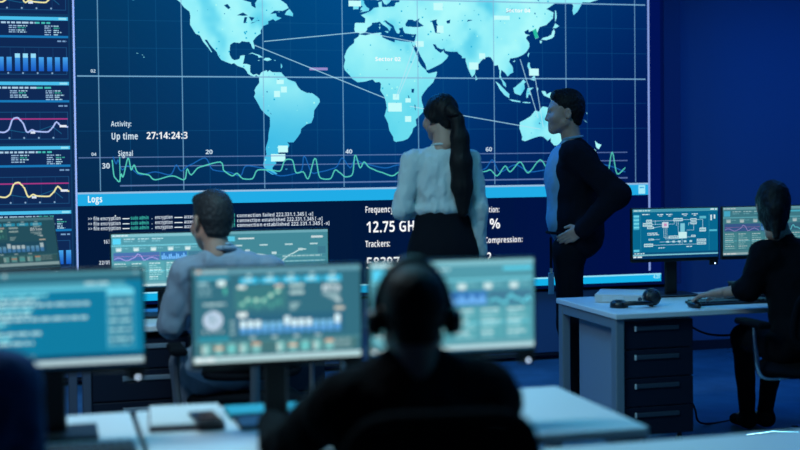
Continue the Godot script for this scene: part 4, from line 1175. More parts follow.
func standing_woman() -> void:
	var t := thing("person", "woman with long dark ponytail in pale blouse and dark skirt standing before the map", "person", Vector3(1.93, 0, -6.29), -10.0)
	var J := {"pelvis": Vector3(0, 1.0, 0.0), "chest": Vector3(0, 1.36, 0), "neck": Vector3(0, 1.50, 0.012), "head": turned(Vector3(-0.005, 1.668, -0.012), 26, -4, 0, 0.95),
		"sl": Vector3(-0.15, 1.45, 0.005), "el": Vector3(-0.208, 1.205, 0.03), "wl": Vector3(-0.06, 1.19, -0.2), "sr": Vector3(0.145, 1.45, 0.005), "er": Vector3(0.178, 1.21, 0.045), "wr": Vector3(0.188, 0.985, 0.0),
		"hl": Vector3(-0.085, 0.95, 0), "kl": Vector3(-0.075, 0.53, -0.01), "al": Vector3(-0.075, 0.12, 0.03), "tl": Vector3(-0.08, 0.03, -0.11), "hr": Vector3(0.085, 0.95, 0), "kr": Vector3(0.075, 0.53, -0.01), "ar": Vector3(0.075, 0.12, 0.03), "tr": Vector3(0.08, 0.03, -0.11), "jaw": 0.92}
	J.hand_l = facing(J.wl, Vector3(1, 0.05, -0.4), Vector3(0, 0.3, -1))
	J.hand_r = facing(J.wr, Vector3(0.05, -1, -0.1), Vector3(1, 0, 0.2))
	figure(t, J, M.skin)
	var p := [ell(Vector3(0, 1.365, -0.004), Vector3(0.155, 0.16, 0.105), 0.05), ell(Vector3(0, 1.24, 0.0), Vector3(0.138, 0.13, 0.098), 0.05), cap(Vector3(-0.135, 1.455, 0.008), Vector3(0.135, 1.455, 0.008), 0.046, 0.046, 0.05),
		ell(Vector3(0, 1.205, 0.0), Vector3(0.148, 0.045, 0.108), 0.03), cap(Vector3(0, 1.47, 0.012), Vector3(0, 1.50, 0.008), 0.064, 0.054, 0.03),
		cap(J.sl, J.el, 0.055, 0.048, 0.012), cap(J.el, J.wl, 0.048, 0.036, 0.03), cap(J.sr, J.er, 0.055, 0.046, 0.012), cap(J.er, J.wr, 0.045, 0.036, 0.03),
		cap(J.wr, J.wr + Vector3(0, 0.035, 0.004), 0.038, 0.037, 0.01)]
	part("blouse", body_mesh([body(p, 0.0085, 0.011, Vector3(17, 9, 17), 4)]), M.blouse, t)
	part("blouse_collar", tube(ring_path(Vector3(0, 1.528, 0.012), 0.050, 0.054, 0.006), [0.006], 8), M.blouse, t)
	p = [cap(Vector3(0, 1.17, 0.0), Vector3(0, 0.98, 0.01), 0.138, 0.172, 0.05, Vector3.BACK, 1.35), cap(Vector3(0, 0.98, 0.01), Vector3(0, 0.56, 0.0), 0.172, 0.150, 0.05, Vector3.BACK, 1.3)]
	part("skirt", body_mesh([body(p, 0.013, 0.006, Vector3(12, 4, 12), 3)]), M.skirt, t)
	p = moved([ell(Vector3(0, 0.044, 0.02), Vector3(0.08, 0.084, 0.1), 0.02), cap(Vector3(0, 0.0, 0.07), Vector3(0, -0.03, 0.07), 0.05, 0.04, 0.03),
		cap(Vector3(-0.06, 0.03, -0.02), Vector3(-0.068, -0.01, 0.03), 0.02, 0.02, 0.03), cap(Vector3(0.06, 0.03, -0.02), Vector3(0.068, -0.01, 0.03), 0.02, 0.02, 0.03),
		ell(Vector3(0, -0.07, -0.085), Vector3(0.11, 0.13, 0.085), 0.01, Basis(), true), ell(Vector3(0, -0.125, 0.0), Vector3(0.12, 0.06, 0.12), 0.02, Basis(), true)], J.head)
	var tail := [Vector3(0.035, 1.70, 0.10), Vector3(0.065, 1.655, 0.122), Vector3(0.075, 1.56, 0.13), Vector3(0.08, 1.44, 0.13), Vector3(0.085, 1.32, 0.125), Vector3(0.09, 1.195, 0.12)]
	var rad := [0.03, 0.032, 0.044, 0.054, 0.053, 0.028]
	for i in 5: p.append(cap(tail[i], tail[i + 1], rad[i], rad[i + 1], 0.02, Vector3.BACK, 1.3))
	part("hair", body_mesh([body(p, 0.0065, 0.005, Vector3(45, 5, 45), 9)]), M.hair, t)
	part("hair_tie", tube(ring_path(Vector3(0.05, 1.672, 0.112), 0.032, 0.032, 0.0), [0.007], 8), M.black_cloth, t)
	shoes(t, J, M.black_cloth)

func standing_man() -> void:
	var t := thing("person", "man in dark open jacket and light blue shirt standing with hand at hip", "person", Vector3(2.865, 0, -6.85), 64.0)
	var J := {"pelvis": Vector3(0, 0.99, 0.02), "chest": Vector3(0, 1.37, 0.0), "neck": Vector3(0, 1.545, 0.012), "head": turned(Vector3(0.0, 1.71, -0.035), 10, 0, 0, 0.99),
		"sl": Vector3(-0.19, 1.475, 0.03), "el": Vector3(-0.24, 1.255, 0.265), "wl": Vector3(-0.215, 1.06, 0.075), "sr": Vector3(0.19, 1.475, 0.02), "er": Vector3(0.24, 1.2, 0.06), "wr": Vector3(0.22, 0.96, -0.02),
		"hl": Vector3(-0.085, 0.93, -0.01), "kl": Vector3(-0.09, 0.52, -0.01), "al": Vector3(-0.095, 0.1, 0.03), "tl": Vector3(-0.11, 0.03, -0.14), "hr": Vector3(0.085, 0.93, -0.01), "kr": Vector3(0.09, 0.52, -0.02), "ar": Vector3(0.095, 0.1, 0.02), "tr": Vector3(0.12, 0.03, -0.15), "jaw": 1.02}
	J.hand_l = facing(J.wl, Vector3(0.2, -0.45, -0.85), Vector3(-1, -0.1, -0.2))
	J.hand_r = facing(J.wr, Vector3(-0.05, -1, -0.2), Vector3(1, 0, 0))
	J.curl_l = 0.25
	figure(t, J, M.skin)
	var p := [ell(Vector3(0, 1.34, -0.028), Vector3(0.16, 0.2, 0.122), 0.05), ell(Vector3(0, 1.12, -0.022), Vector3(0.15, 0.17, 0.118), 0.05), cap(Vector3(-0.13, 1.47, 0.0), Vector3(0.13, 1.47, 0.0), 0.05, 0.05, 0.05), cap(Vector3(0, 1.50, 0.01), Vector3(0, 1.54, 0.004), 0.068, 0.055, 0.03)]
	part("shirt", body_mesh([body(p, 0.011, 0.007, Vector3(14, 9, 14), 12)]), M.shirt, t)
	p = [ell(Vector3(0, 1.36, 0.025), Vector3(0.19, 0.2, 0.15), 0.06), ell(Vector3(0, 1.13, 0.035), Vector3(0.185, 0.24, 0.15), 0.06), cap(Vector3(-0.17, 1.478, 0.02), Vector3(0.17, 1.478, 0.02), 0.056, 0.056, 0.05), cap(Vector3(-0.08, 1.0, 0.07), Vector3(0.08, 1.0, 0.07), 0.105, 0.105, 0.05),
		cap(Vector3(0, 1.49, 0.035), Vector3(0, 1.52, 0.03), 0.066, 0.054, 0.03),
		cap(J.sl, J.el, 0.078, 0.066, 0.05), cap(J.el, J.wl, 0.066, 0.048, 0.04), cap(J.sr, J.er, 0.066, 0.056, 0.04), cap(J.er, J.wr, 0.055, 0.042, 0.03),
		cap(Vector3(-0.02, 1.56, -0.125), Vector3(-0.03, 0.85, -0.13), 0.036, 0.058, 0.02, Vector3.RIGHT, 0.7, true)]
	part("jacket", body_mesh([body(p, 0.0115, 0.008, Vector3(9, 7, 9), 14)]), M.jacket, t)
	part("trousers", body_mesh([body(leg_prims(J, 0.086, 0.066, 0.056), 0.013, 0.008, Vector3(9, 6, 9), 15)]), M.trousers, t)
	part("belt", tube(ring_path(Vector3(0, 1.035, -0.012), 0.145, 0.12, 0.0), [0.016], 8, 0.5), M.black_cloth, t)
	part("hair", body_mesh([body(hair_short(J, 0.010), 0.0055, 0.004, Vector3(70, 50, 50), 17)]), M.hair, t)
	part("shirt_collar", tube(ring_path(Vector3(0, 1.568, 0.012), 0.052, 0.054, 0.008), [0.008], 8), M.shirt, t)
	shoes(t, J, M.black_cloth)
	var b := thing("badge_holder", "pale badge hanging on a strap from the standing man's belt", "badge", Vector3(2.668, 0.70, -6.67), 15.0)
	part("strap", box(Vector3(0.014, 0.2, 0.005), 0.001, Vector3(0, 0.22, 0)), M.black_cloth, b)
	part("card", box(Vector3(0.038, 0.12, 0.006), 0.002, Vector3(0, 0.066, 0.0)), M.shirt, b)
	part("clip", box(Vector3(0.018, 0.03, 0.009), 0.002, Vector3(0, 0.135, 0.002)), M.chrome, b)

func seated_joints(lean: float, drop := 0.0) -> Dictionary:
	return {"pelvis": Vector3(0, 0.54, 0.02), "chest": Vector3(0, 0.87 - drop, -lean * 0.6), "neck": Vector3(0, 1.02 - drop, -lean * 0.85),
		"hl": Vector3(-0.1, 0.52, 0.0), "kl": Vector3(-0.12, 0.53, -0.44), "al": Vector3(-0.12, 0.09, -0.40), "tl": Vector3(-0.13, 0.03, -0.55), "hr": Vector3(0.1, 0.52, 0.0), "kr": Vector3(0.12, 0.53, -0.44), "ar": Vector3(0.12, 0.09, -0.40), "tr": Vector3(0.13, 0.03, -0.55),
		"sl": Vector3(-0.19, 0.965 - drop, -lean * 0.75), "sr": Vector3(0.19, 0.965 - drop, -lean * 0.75)}

func torso_prims(J: Dictionary, wide: float, deep: float) -> Array:
	var up: Vector3 = (J.neck - J.pelvis).normalized()
	var turn := Basis(Vector3.RIGHT, Vector3.UP.signed_angle_to(up, Vector3.RIGHT))
	var mid: Vector3 = J.pelvis.lerp(J.chest, 0.45)
	return [ell(J.chest + up * 0.0, Vector3(wide, 0.17, deep), 0.06, turn), ell(mid, Vector3(wide * 0.93, 0.2, deep * 1.02), 0.06, turn), ell(J.pelvis + Vector3(0, 0.04, 0), Vector3(wide * 0.95, 0.13, deep * 1.08), 0.05, turn), cap(J.sl * 0.92 + J.sr * 0.08, J.sr * 0.92 + J.sl * 0.08, 0.062, 0.062, 0.06), cap(J.neck - up * 0.03, J.neck + up * 0.01, 0.07, 0.058, 0.03)]

func seated_suit_man() -> void:
	var t := thing("person", "seated man in grey suit jacket with short greying hair looking left", "person", Vector3(0.775, 0, -5.68), 0.0)
	var J := seated_joints(0.13)
	J.merge({"head": turned(Vector3(-0.07, 1.193, -0.12), 18, -8, -3, 1.06), "el": Vector3(-0.252, 0.735, -0.14), "wl": Vector3(-0.16, 0.745, -0.38), "er": Vector3(0.26, 0.76, -0.2), "wr": Vector3(0.13, 0.745, -0.5), "kl": Vector3(-0.17, 0.52, -0.37), "al": Vector3(-0.17, 0.09, -0.28), "tl": Vector3(-0.19, 0.03, -0.41), "kr": Vector3(0.07, 0.52, -0.38), "ar": Vector3(0.07, 0.09, -0.28), "tr": Vector3(0.07, 0.03, -0.41)}, true)
	J.neck = Vector3(-0.035, 1.035, -0.095)
	J.sl = Vector3(-0.19, 0.965, -0.1)
	J.sr = Vector3(0.195, 0.955, -0.06)
	J.hand_l = facing(J.wl, Vector3(0.45, -0.1, -1), Vector3(0, 1, 0))
	J.hand_r = facing(J.wr, Vector3(-0.2, -0.15, -1), Vector3(0, 1, 0))
	figure(t, J, M.skin)
	var p := torso_prims(J, 0.18, 0.122)
	p.append_array([cap(J.sl, J.el, 0.068, 0.06, 0.018), cap(J.el, J.wl, 0.058, 0.044, 0.03), cap(J.sr, J.er, 0.068, 0.058, 0.018), cap(J.er, J.wr, 0.06, 0.044, 0.03), cap(Vector3(-0.14, 0.60, 0.09), Vector3(0.14, 0.60, 0.09), 0.08, 0.08, 0.05), cap(J.neck + Vector3(-0.05, -0.015, 0.03), J.sl + Vector3(0.04, 0.03, 0.0), 0.05, 0.048, 0.05), cap(J.neck + Vector3(0.06, -0.015, 0.03), J.sr + Vector3(-0.04, 0.03, 0.0), 0.05, 0.048, 0.05)])
	part("jacket", body_mesh([body(p, 0.010, 0.014, Vector3(9, 5, 9), 24)]), M.suit, t)
	part("jacket_collar", tube(ring_path(J.neck + Vector3(0, 0.03, 0.012), 0.062, 0.064, 0.014), [0.012], 8), M.suit, t)
	part("shirt_collar", tube(ring_path(J.neck + Vector3(-0.006, 0.052, 0.0), 0.052, 0.054, 0.010), [0.008], 8), M.white_shirt, t)
	part("trousers", body_mesh([body(leg_prims(J, 0.088, 0.07, 0.055), 0.014, 0.008, Vector3(9, 6, 9), 25)]), M.suit_trousers, t)
	part("hair", body_mesh([body(hair_short(J, 0.006), 0.0055, 0.004, Vector3(60, 45, 45), 27)]), M.grey_hair, t)
	shoes(t, J, M.black_cloth)
	office_chair("black office chair under the man in the grey suit", Vector3(0.82, 0, -5.64), 0.0, 0.62, 0.19, 0.46, M.black_cloth, M.grey_metal)

func headset_man() -> void:
	var t := thing("person", "man in black seen from behind wearing a headset at the near desk", "person", Vector3(0.825, 0, -2.82), -4.0)
	var J := seated_joints(0.16, 0.045)
	J.merge({"head": turned(Vector3(-0.004, 1.098, -0.13), -6, -6, 0, 0.97), "el": Vector3(-0.285, 0.735, -0.36), "wl": Vector3(-0.295, 0.752, -0.60), "er": Vector3(0.24, 0.73, -0.30), "wr": Vector3(0.17, 0.752, -0.57), "jaw": 1.03}, true)
	J.neck = Vector3(0, 0.975, -0.12)
	J.sl = Vector3(-0.188, 0.90, -0.11)
	J.sr = Vector3(0.182, 0.90, -0.1)
	J.hand_l = facing(J.wl, Vector3(0.1, -0.14, -1), Vector3(0, 1, 0))
	J.hand_r = facing(J.wr, Vector3(-0.25, -0.1, -1), Vector3(0, 1, 0))
	figure(t, J, M.skin)
	var p := torso_prims(J, 0.195, 0.135)
	p.append_array([cap(J.sl, J.el, 0.068, 0.06, 0.05), cap(J.el, J.wl, 0.058, 0.042, 0.03), cap(J.sr, J.er, 0.068, 0.06, 0.05), cap(J.er, J.wr, 0.062, 0.042, 0.03), cap(J.neck + Vector3(-0.05, -0.01, 0.02), J.sl + Vector3(0.04, 0.02, 0), 0.05, 0.05, 0.05), cap(J.neck + Vector3(0.05, -0.01, 0.02), J.sr + Vector3(-0.04, 0.02, 0), 0.05, 0.05, 0.05)])
	part("sweater", body_mesh([body(p, 0.012, 0.012, Vector3(9, 8, 9), 34)]), M.black_cloth, t)
	part("trousers", body_mesh([body(leg_prims(J, 0.088, 0.07, 0.055), 0.016)]), M.trousers, t)
	part("hair", body_mesh([body(hair_short(J, -0.004), 0.006, 0.003, Vector3(60, 45, 45), 37)]), M.hair, t)
	shoes(t, J, M.black_cloth)
	# the headset he wears
	var h := thing("headset", "black headset with round ear cups worn by the man in black", "headset", Vector3(0.825, 0, -2.82), -4.0)
	var H: Transform3D = J.head
	var arc := []
	for k in 17:
		var a := PI * (k / 16.0)
		arc.append(H * Vector3(cos(a) * 0.089, -0.012 + sin(a) * 0.141, 0.005))
	part("headband", tube(arc, [0.007], 8, 2.0), M.black_plastic, h)
	for s in [-1.0, 1.0]:
		part("ear_cup", lathe([[0.0, 0.03], [0.022, 0.029], [0.031, 0.021], [0.034, 0.01], [0.034, 0.0], [0.0, 0.0]], H * Vector3(s * 0.088, -0.018, 0.01), H.basis * Basis(Vector3.FORWARD, s * PI / 2), 22), M.black_plastic, h)
		part("ear_cushion", lathe([[0.016, 0.0], [0.03, 0.0], [0.037, 0.006], [0.033, 0.013], [0.018, 0.013]], H * Vector3(s * 0.078, -0.018, 0.01), H.basis * Basis(Vector3.FORWARD, s * PI / 2), 22), M.black_cloth, h)
	part("microphone_boom", tube(smooth_path([H * Vector3(-0.11, -0.03, 0.0), H * Vector3(-0.1, -0.08, -0.05), H * Vector3(-0.05, -0.1, -0.11)]), [0.004], 6), M.black_plastic, h)
	office_chair("black office chair of the man with the headset", Vector3(0.82, 0, -2.84), -6.0, 0.93, 0.215, 0.47, M.black_cloth, M.grey_metal)

func left_person() -> void:
	var t := thing("person", "person in dark blue top cut off by the picture edge at the near left desk", "person", Vector3(-0.30, 0, -2.86), -4.0)
	var J := seated_joints(0.16, 0.0)
	J.merge({"head": turned(Vector3(0.0, 1.2, -0.13), 0, -5, 0, 1.0), "el": Vector3(-0.28, 0.78, -0.32), "wl": Vector3(-0.155, 0.75, -0.56), "er": Vector3(0.215, 0.76, -0.2), "wr": Vector3(0.17, 0.748, -0.50)}, true)
	J.sl = Vector3(-0.2, 0.985, -0.1)
	J.sr = Vector3(0.2, 0.985, -0.1)
	J.hand_l = facing(J.wl, Vector3(0.35, -0.12, -1), Vector3(0, 1, 0))
	J.hand_r = facing(J.wr, Vector3(-0.1, -0.1, -1), Vector3(0, 1, 0))
	figure(t, J, M.skin)
	var p := torso_prims(J, 0.2, 0.13)
	p.append_array([cap(J.sl, J.el, 0.074, 0.06, 0.05), cap(J.el, J.wl, 0.058, 0.042, 0.03), cap(J.sr, J.er, 0.074, 0.06, 0.05), cap(J.er, J.wr, 0.058, 0.042, 0.03)])
	part("sweater", body_mesh([body(p, 0.013, 0.012, Vector3(9, 8, 9), 44)]), M.navy_cloth, t)
	part("trousers", body_mesh([body(leg_prims(J, 0.088, 0.07, 0.055), 0.018)]), M.trousers, t)
	part("hair", body_mesh([body(hair_short(J), 0.007)]), M.hair, t)
	shoes(t, J, M.black_cloth)
	office_chair("black office chair cut off by the picture edge at the near left desk", Vector3(-0.30, 0, -2.82), -4.0, 0.92, 0.235, 0.47, M.black_cloth, M.grey_metal)

func seated_woman() -> void:
	var t := thing("person", "seated woman in black with dark tied-back hair working at the far right desk", "person", Vector3(3.55, 0, -5.60), 0.0)
	var J := seated_joints(0.12, 0.0)
	J.merge({"head": turned(Vector3(-0.09, 1.212, -0.11), -24, -8, 0, 0.96), "el": Vector3(-0.235, 0.80, -0.10), "wl": Vector3(-0.34, 0.775, -0.22), "er": Vector3(0.12, 0.79, -0.28), "wr": Vector3(-0.06, 0.752, -0.44), "jaw": 0.92, "curl_l": 0.38, "curl_r": 0.4}, true)
	J.neck = Vector3(-0.05, 1.035, -0.085)
	J.sl = Vector3(-0.17, 0.975, -0.07)
	J.sr = Vector3(0.15, 0.97, -0.09)
	J.kl = Vector3(-0.10, 0.525, -0.38)
	J.kr = Vector3(0.12, 0.53, -0.42)
	J.al = Vector3(0.03, 0.1, -0.57)
	J.tl = Vector3(0.03, 0.03, -0.70)
	J.ar = Vector3(0.14, 0.1, -0.57)
	J.tr = Vector3(0.14, 0.03, -0.70)
	J.hand_l = facing(J.wl, Vector3(-0.5, -0.2, -0.8), Vector3(0.1, 1, 0))
	J.hand_r = facing(J.wr, Vector3(-0.5, -0.1, -0.8), Vector3(0, 1, 0))
	figure(t, J, M.skin)
	var p := torso_prims(J, 0.168, 0.12)
	p.append_array([cap(J.sl, J.el, 0.064, 0.056, 0.05), cap(J.el, J.el.lerp(J.wl, 0.2), 0.054, 0.05, 0.03), cap(J.sr, J.er, 0.062, 0.054, 0.05), cap(J.er, J.er.lerp(J.wr, 0.3), 0.053, 0.05, 0.03)])
	part("blouse", body_mesh([body(p, 0.012, 0.010, Vector3(10, 9, 10), 54)]), M.black_cloth, t)
	part("trousers", body_mesh([body(leg_prims(J, 0.086, 0.062, 0.042), 0.013, 0.005, Vector3(9, 6, 9), 55)]), M.black_cloth, t)
	p = moved([ell(Vector3(0, 0.046, 0.02), Vector3(0.082, 0.084, 0.102), 0.02), cap(Vector3(0, 0.0, 0.07), Vector3(0, -0.045, 0.07), 0.05, 0.038, 0.03), ell(Vector3(0, -0.03, 0.11), Vector3(0.042, 0.045, 0.04), 0.02), cap(Vector3(0, -0.05, 0.105), Vector3(0, -0.17, 0.11), 0.03, 0.016, 0.02),
		ell(Vector3(0, -0.06, -0.08), Vector3(0.11, 0.125, 0.085), 0.01, Basis(), true), ell(Vector3(0, -0.13, -0.02), Vector3(0.12, 0.06, 0.1), 0.02, Basis(), true),
		cap(Vector3(0, 0.0, 0.05), Vector3(0, -0.10, 0.045), 0.068, 0.056, 0.03), cap(Vector3(-0.055, 0.02, 0.0), Vector3(-0.05, -0.06, 0.02), 0.03, 0.028, 0.03), cap(Vector3(0.055, 0.02, 0.0), Vector3(0.05, -0.06, 0.02), 0.03, 0.028, 0.03)], J.head)
	part("hair", body_mesh([body(p, 0.006, 0.004, Vector3(60, 30, 50), 57)]), M.hair, t)
	shoes(t, J, M.black_cloth)
	office_chair("black office chair with bright metal arms under the seated woman", Vector3(3.57, 0, -5.58), 0.0, 0.82, 0.21, 0.46, M.black_cloth, M.chrome)

func _ready() -> void:
	# ------------------------------------------------ camera, air, exposure
	var cam := Camera3D.new()
	cam.name = "camera"
	cam.position = Vector3(0, 1.47, 0)
	cam.rotation_degrees = Vector3(-1.54, -15.2, -0.62)
	# the photograph is a crop from below the lens axis: 1300 pixels of focal length, the axis at (400, 192)
	cam.projection = Camera3D.PROJECTION_FRUSTUM
	cam.near = 0.1
	cam.far = 60.0
	cam.size = 2.0 * 0.1 * 225.0 / 1300.0
	cam.frustum_offset = Vector2(0.0, -33.0 / 1300.0 * 0.1)
	var lens := CameraAttributesPhysical.new()
	lens.frustum_near = 0.1
	lens.frustum_far = 60.0
	lens.frustum_focal_length = 50.0
	lens.frustum_focus_distance = 7.8
	lens.exposure_aperture = 1.25
	cam.attributes = lens
	add_child(cam)
	cam.current = true
	var around := WorldEnvironment.new()
	around.name = "surroundings"
	var env := Environment.new()
	env.background_mode = Environment.BG_COLOR
	env.background_color = Color.BLACK
	env.tonemap_mode = Environment.TONE_MAPPER_LINEAR
	env.tonemap_exposure = 1.0
	env.sdfgi_enabled = true
	env.ssao_enabled = true
	env.ssil_enabled = true
	around.environment = env
	add_child(around)
	materials()
	# ceiling panels: pale ones over the middle rows, blue ones towards the video wall and the right side
	ceiling_light("pale ceiling panel above the near desks on the left", Vector3(-0.2, 3.1, -4.4), Vector2(1.2, 0.6), Color(0.84, 0.95, 1.0), 4.6, M.pale_glow)
	ceiling_light("pale ceiling panel above the aisle behind the near desks", Vector3(1.1, 3.1, -4.6), Vector2(1.2, 0.6), Color(0.46, 0.88, 1.0), 3.2, M.pale_glow)
	ceiling_light("pale blue ceiling panel above the far right desk", Vector3(3.9, 3.1, -5.9), Vector2(1.2, 0.6), Color(0.44, 0.74, 1.0), 0.9, M.blue_glow)
	ceiling_light("blue ceiling panel near the video wall", Vector3(1.6, 3.1, -7.7), Vector2(1.2, 0.6), Color(0.0, 0.56, 1.0), 5.0, M.blue_glow)
	ceiling_light("blue ceiling panel by the right wall", Vector3(5.4, 3.1, -7.2), Vector2(1.2, 0.6), Color(0.0, 0.48, 1.0), 2.6, M.blue_glow)
	ceiling_light("blue ceiling panel above the nearest desk", Vector3(2.7, 3.1, -3.4), Vector2(1.2, 0.6), Color(0.0, 0.74, 1.0), 1.1, M.blue_glow)
	# ------------------------------------------------ the room
	structure("floor", box(Vector3(10.0, 0.1, 11.0), 0.0, Vector3(2.0, -0.05, -3.45)), M.floor)
	structure("ceiling", box(Vector3(10.0, 0.1, 11.0), 0.0, Vector3(2.0, 3.15, -3.45)), M.ceiling)
	structure("wall_back", box(Vector3(10.0, 3.2, 0.12), 0.0, Vector3(2.0, 1.55, -8.87)), M.wall)
	structure("wall_left", box(Vector3(0.12, 3.2, 11.0), 0.0, Vector3(-3.0, 1.55, -3.45)), M.wall)
	structure("wall_right", box(Vector3(0.12, 3.2, 11.0), 0.0, Vector3(7.0, 1.55, -3.45)), M.wall)
	structure("wall_front", box(Vector3(10.0, 3.2, 0.12), 0.0, Vector3(2.0, 1.55, 2.0)), M.wall)
	var plinth := structure("trim_1", box(Vector3(7.2, 0.47, 0.09), 0.004, Vector3(0.88, 0.265, -8.765)), M.plinth_gap)
	for k in 8:
		part("panel", box(Vector3(0.888, 0.44, 0.02), 0.004, Vector3(-2.27 + k * 0.9, 0.275, -8.715)), M.plinth, plinth)
	structure("baseboard_back", box(Vector3(2.45, 0.07, 0.02), 0.003, Vector3(5.72, 0.035, -8.80)), M.plinth_gap)
	# ------------------------------------------------ the video wall
	var v := thing("video_wall_display", "large video wall screen showing a glowing world map and log panel", "display", Vector3(2.272, 0.52, WALL_Z))
	var st := st_new()
	add_box(st, Vector3(0, 1.23, -0.075), Vector3(4.163, 2.46, 0.145), 0.003)
	add_box(st, Vector3(2.15, 1.29, -0.075), Vector3(0.137, 2.58, 0.15), 0.004)
	part("housing", done(st), M.frame, v)
	part("screen", screen_mesh(4.163, 2.46), screen_mat(picture_map()), v, Vector3(0, 1.23, 0.002))
	area_light("screen_light", v, Vector2(4.1, 2.4), Vector3(0, 1.23, 0.02), Vector3(0, 180, 0), Color(0.16, 0.52, 0.80), 0.9)
	v = thing("video_wall_display", "narrow left video wall screen showing stacked chart panels", "display", Vector3(-0.555, 0.52, WALL_Z))
	part("housing", box(Vector3(1.463, 2.46, 0.145), 0.003, Vector3(0, 1.23, -0.075)), M.frame, v)
	part("screen", screen_mesh(1.463, 2.46), screen_mat(picture_column()), v, Vector3(0, 1.23, 0.002))
	part("edge_strip", box(Vector3(0.012, 2.46, 0.008), 0.001, Vector3(0.739, 1.23, 0.0)), M.seam, v)
	area_light("screen_light", v, Vector2(1.42, 2.4), Vector3(0, 1.23, 0.02), Vector3(0, 180, 0), Color(0.12, 0.36, 0.65), 0.25)
	# ------------------------------------------------ desks
	desk("white near desk on the left with a keyboard and a monitor showing code", Vector3(-1.13, 0, -3.36), 1.365, 0.70, M.white_top, M.grey_metal, "desks")
	desk("white near desk in the middle with two monitors", Vector3(0.25, 0, -3.36), 1.39, 0.70, M.white_top, M.grey_metal, "desks")
	desk("pale desk nearest the camera along the bottom right edge", Vector3(1.22, 0, -2.5), 1.6, 0.70, M.white_top, M.grey_metal, "desks")
	var long_desk := desk("far white desk on the left where the man in the suit sits", Vector3(-1.0, 0, -6.13), 2.42, 0.72, M.white_top, M.blue_metal, "desks")
	desk("far white desk on the right with a drawer unit and a headset", Vector3(2.655, 0, -5.80), 1.7, 0.77, M.white_top, M.blue_metal, "desks")
	for x in [1.10, 1.162]:
		part("leg", box(Vector3(0.04, DESK - 0.028, 0.05), 0.004, Vector3(x, (DESK - 0.028) / 2, -0.045)), M.dim_metal, long_desk)
	drawer_unit("four drawer unit under the far right desk", Vector3(2.715, 0, -5.835), 0.375, 0.56, 0.085, 0.655, 4, M.side_panel, M.dark_front, M.grip, -0.01)
	drawer_unit("dark drawer unit under the far left desk beside its middle legs", Vector3(0.185, 0, -6.16), 0.46, 0.55, 0.05, 0.64, 4, M.dark_front, M.dark_front, M.pale_grip, 0.06)
	drawer_unit("dark drawer unit under the far left desk at its right end", Vector3(0.93, 0, -6.16), 0.36, 0.55, 0.05, 0.64, 2, M.dark_front, M.dark_front, M.grip, 0.0)
	# ------------------------------------------------ monitors
	var dash := screen_mat(picture_dashboard(), 1.1)
	var dim := screen_mat(picture_dashboard(), 0.5)
	var code := screen_mat(picture_code(), 1.1)
	var tab := screen_mat(picture_table(), 1.1)
	var tab_dim := screen_mat(picture_table(), 0.6)
	var circ := screen_mat(picture_circuit())
	var graph := screen_mat(picture_graph(), 0.9)
	monitor("near monitor showing lines of code beside the picture's left edge", Vector3(0.008, DESK, -3.72), 0.0, code, 0.51, 0.295, 0.178)
	monitor("near middle monitor showing a dashboard with bar charts", Vector3(0.641, DESK, -3.72), 0.0, dash, 0.505, 0.295, 0.171)
	monitor("near monitor showing a pale table behind the man with the headset", Vector3(1.128, DESK, -3.575), 0.0, tab, 0.508, 0.29, 0.19)
	monitor("far left monitor half hidden by the suited man's head showing a table", Vector3(0.555, DESK, -6.45), 0.0, tab, 0.53, 0.29, 0.13)
	monitor("far monitor showing a graph at the suited man's right shoulder", Vector3(1.112, DESK, -6.45), 0.0, graph, 0.53, 0.29, 0.13)
	monitor("far left tilted monitor in front of the narrow chart screen", Vector3(-0.205, DESK, -6.42), 18.0, dim, 0.53, 0.265, 0.25, -21.0)
	monitor("far right monitor showing a white circuit diagram", Vector3(3.295, DESK, -6.42), 0.0, circ, 0.523, 0.295, 0.19, 0.0, Color(0.35, 0.75, 0.85), 0.12)
	monitor("far right monitor partly behind the seated woman's head", Vector3(3.835, DESK, -6.42), 0.0, tab_dim, 0.523, 0.295, 0.19)
	# ------------------------------------------------ people
	standing_woman()
	standing_man()
	seated_suit_man()
	headset_man()
	left_person()
	seated_woman()
	small_things()

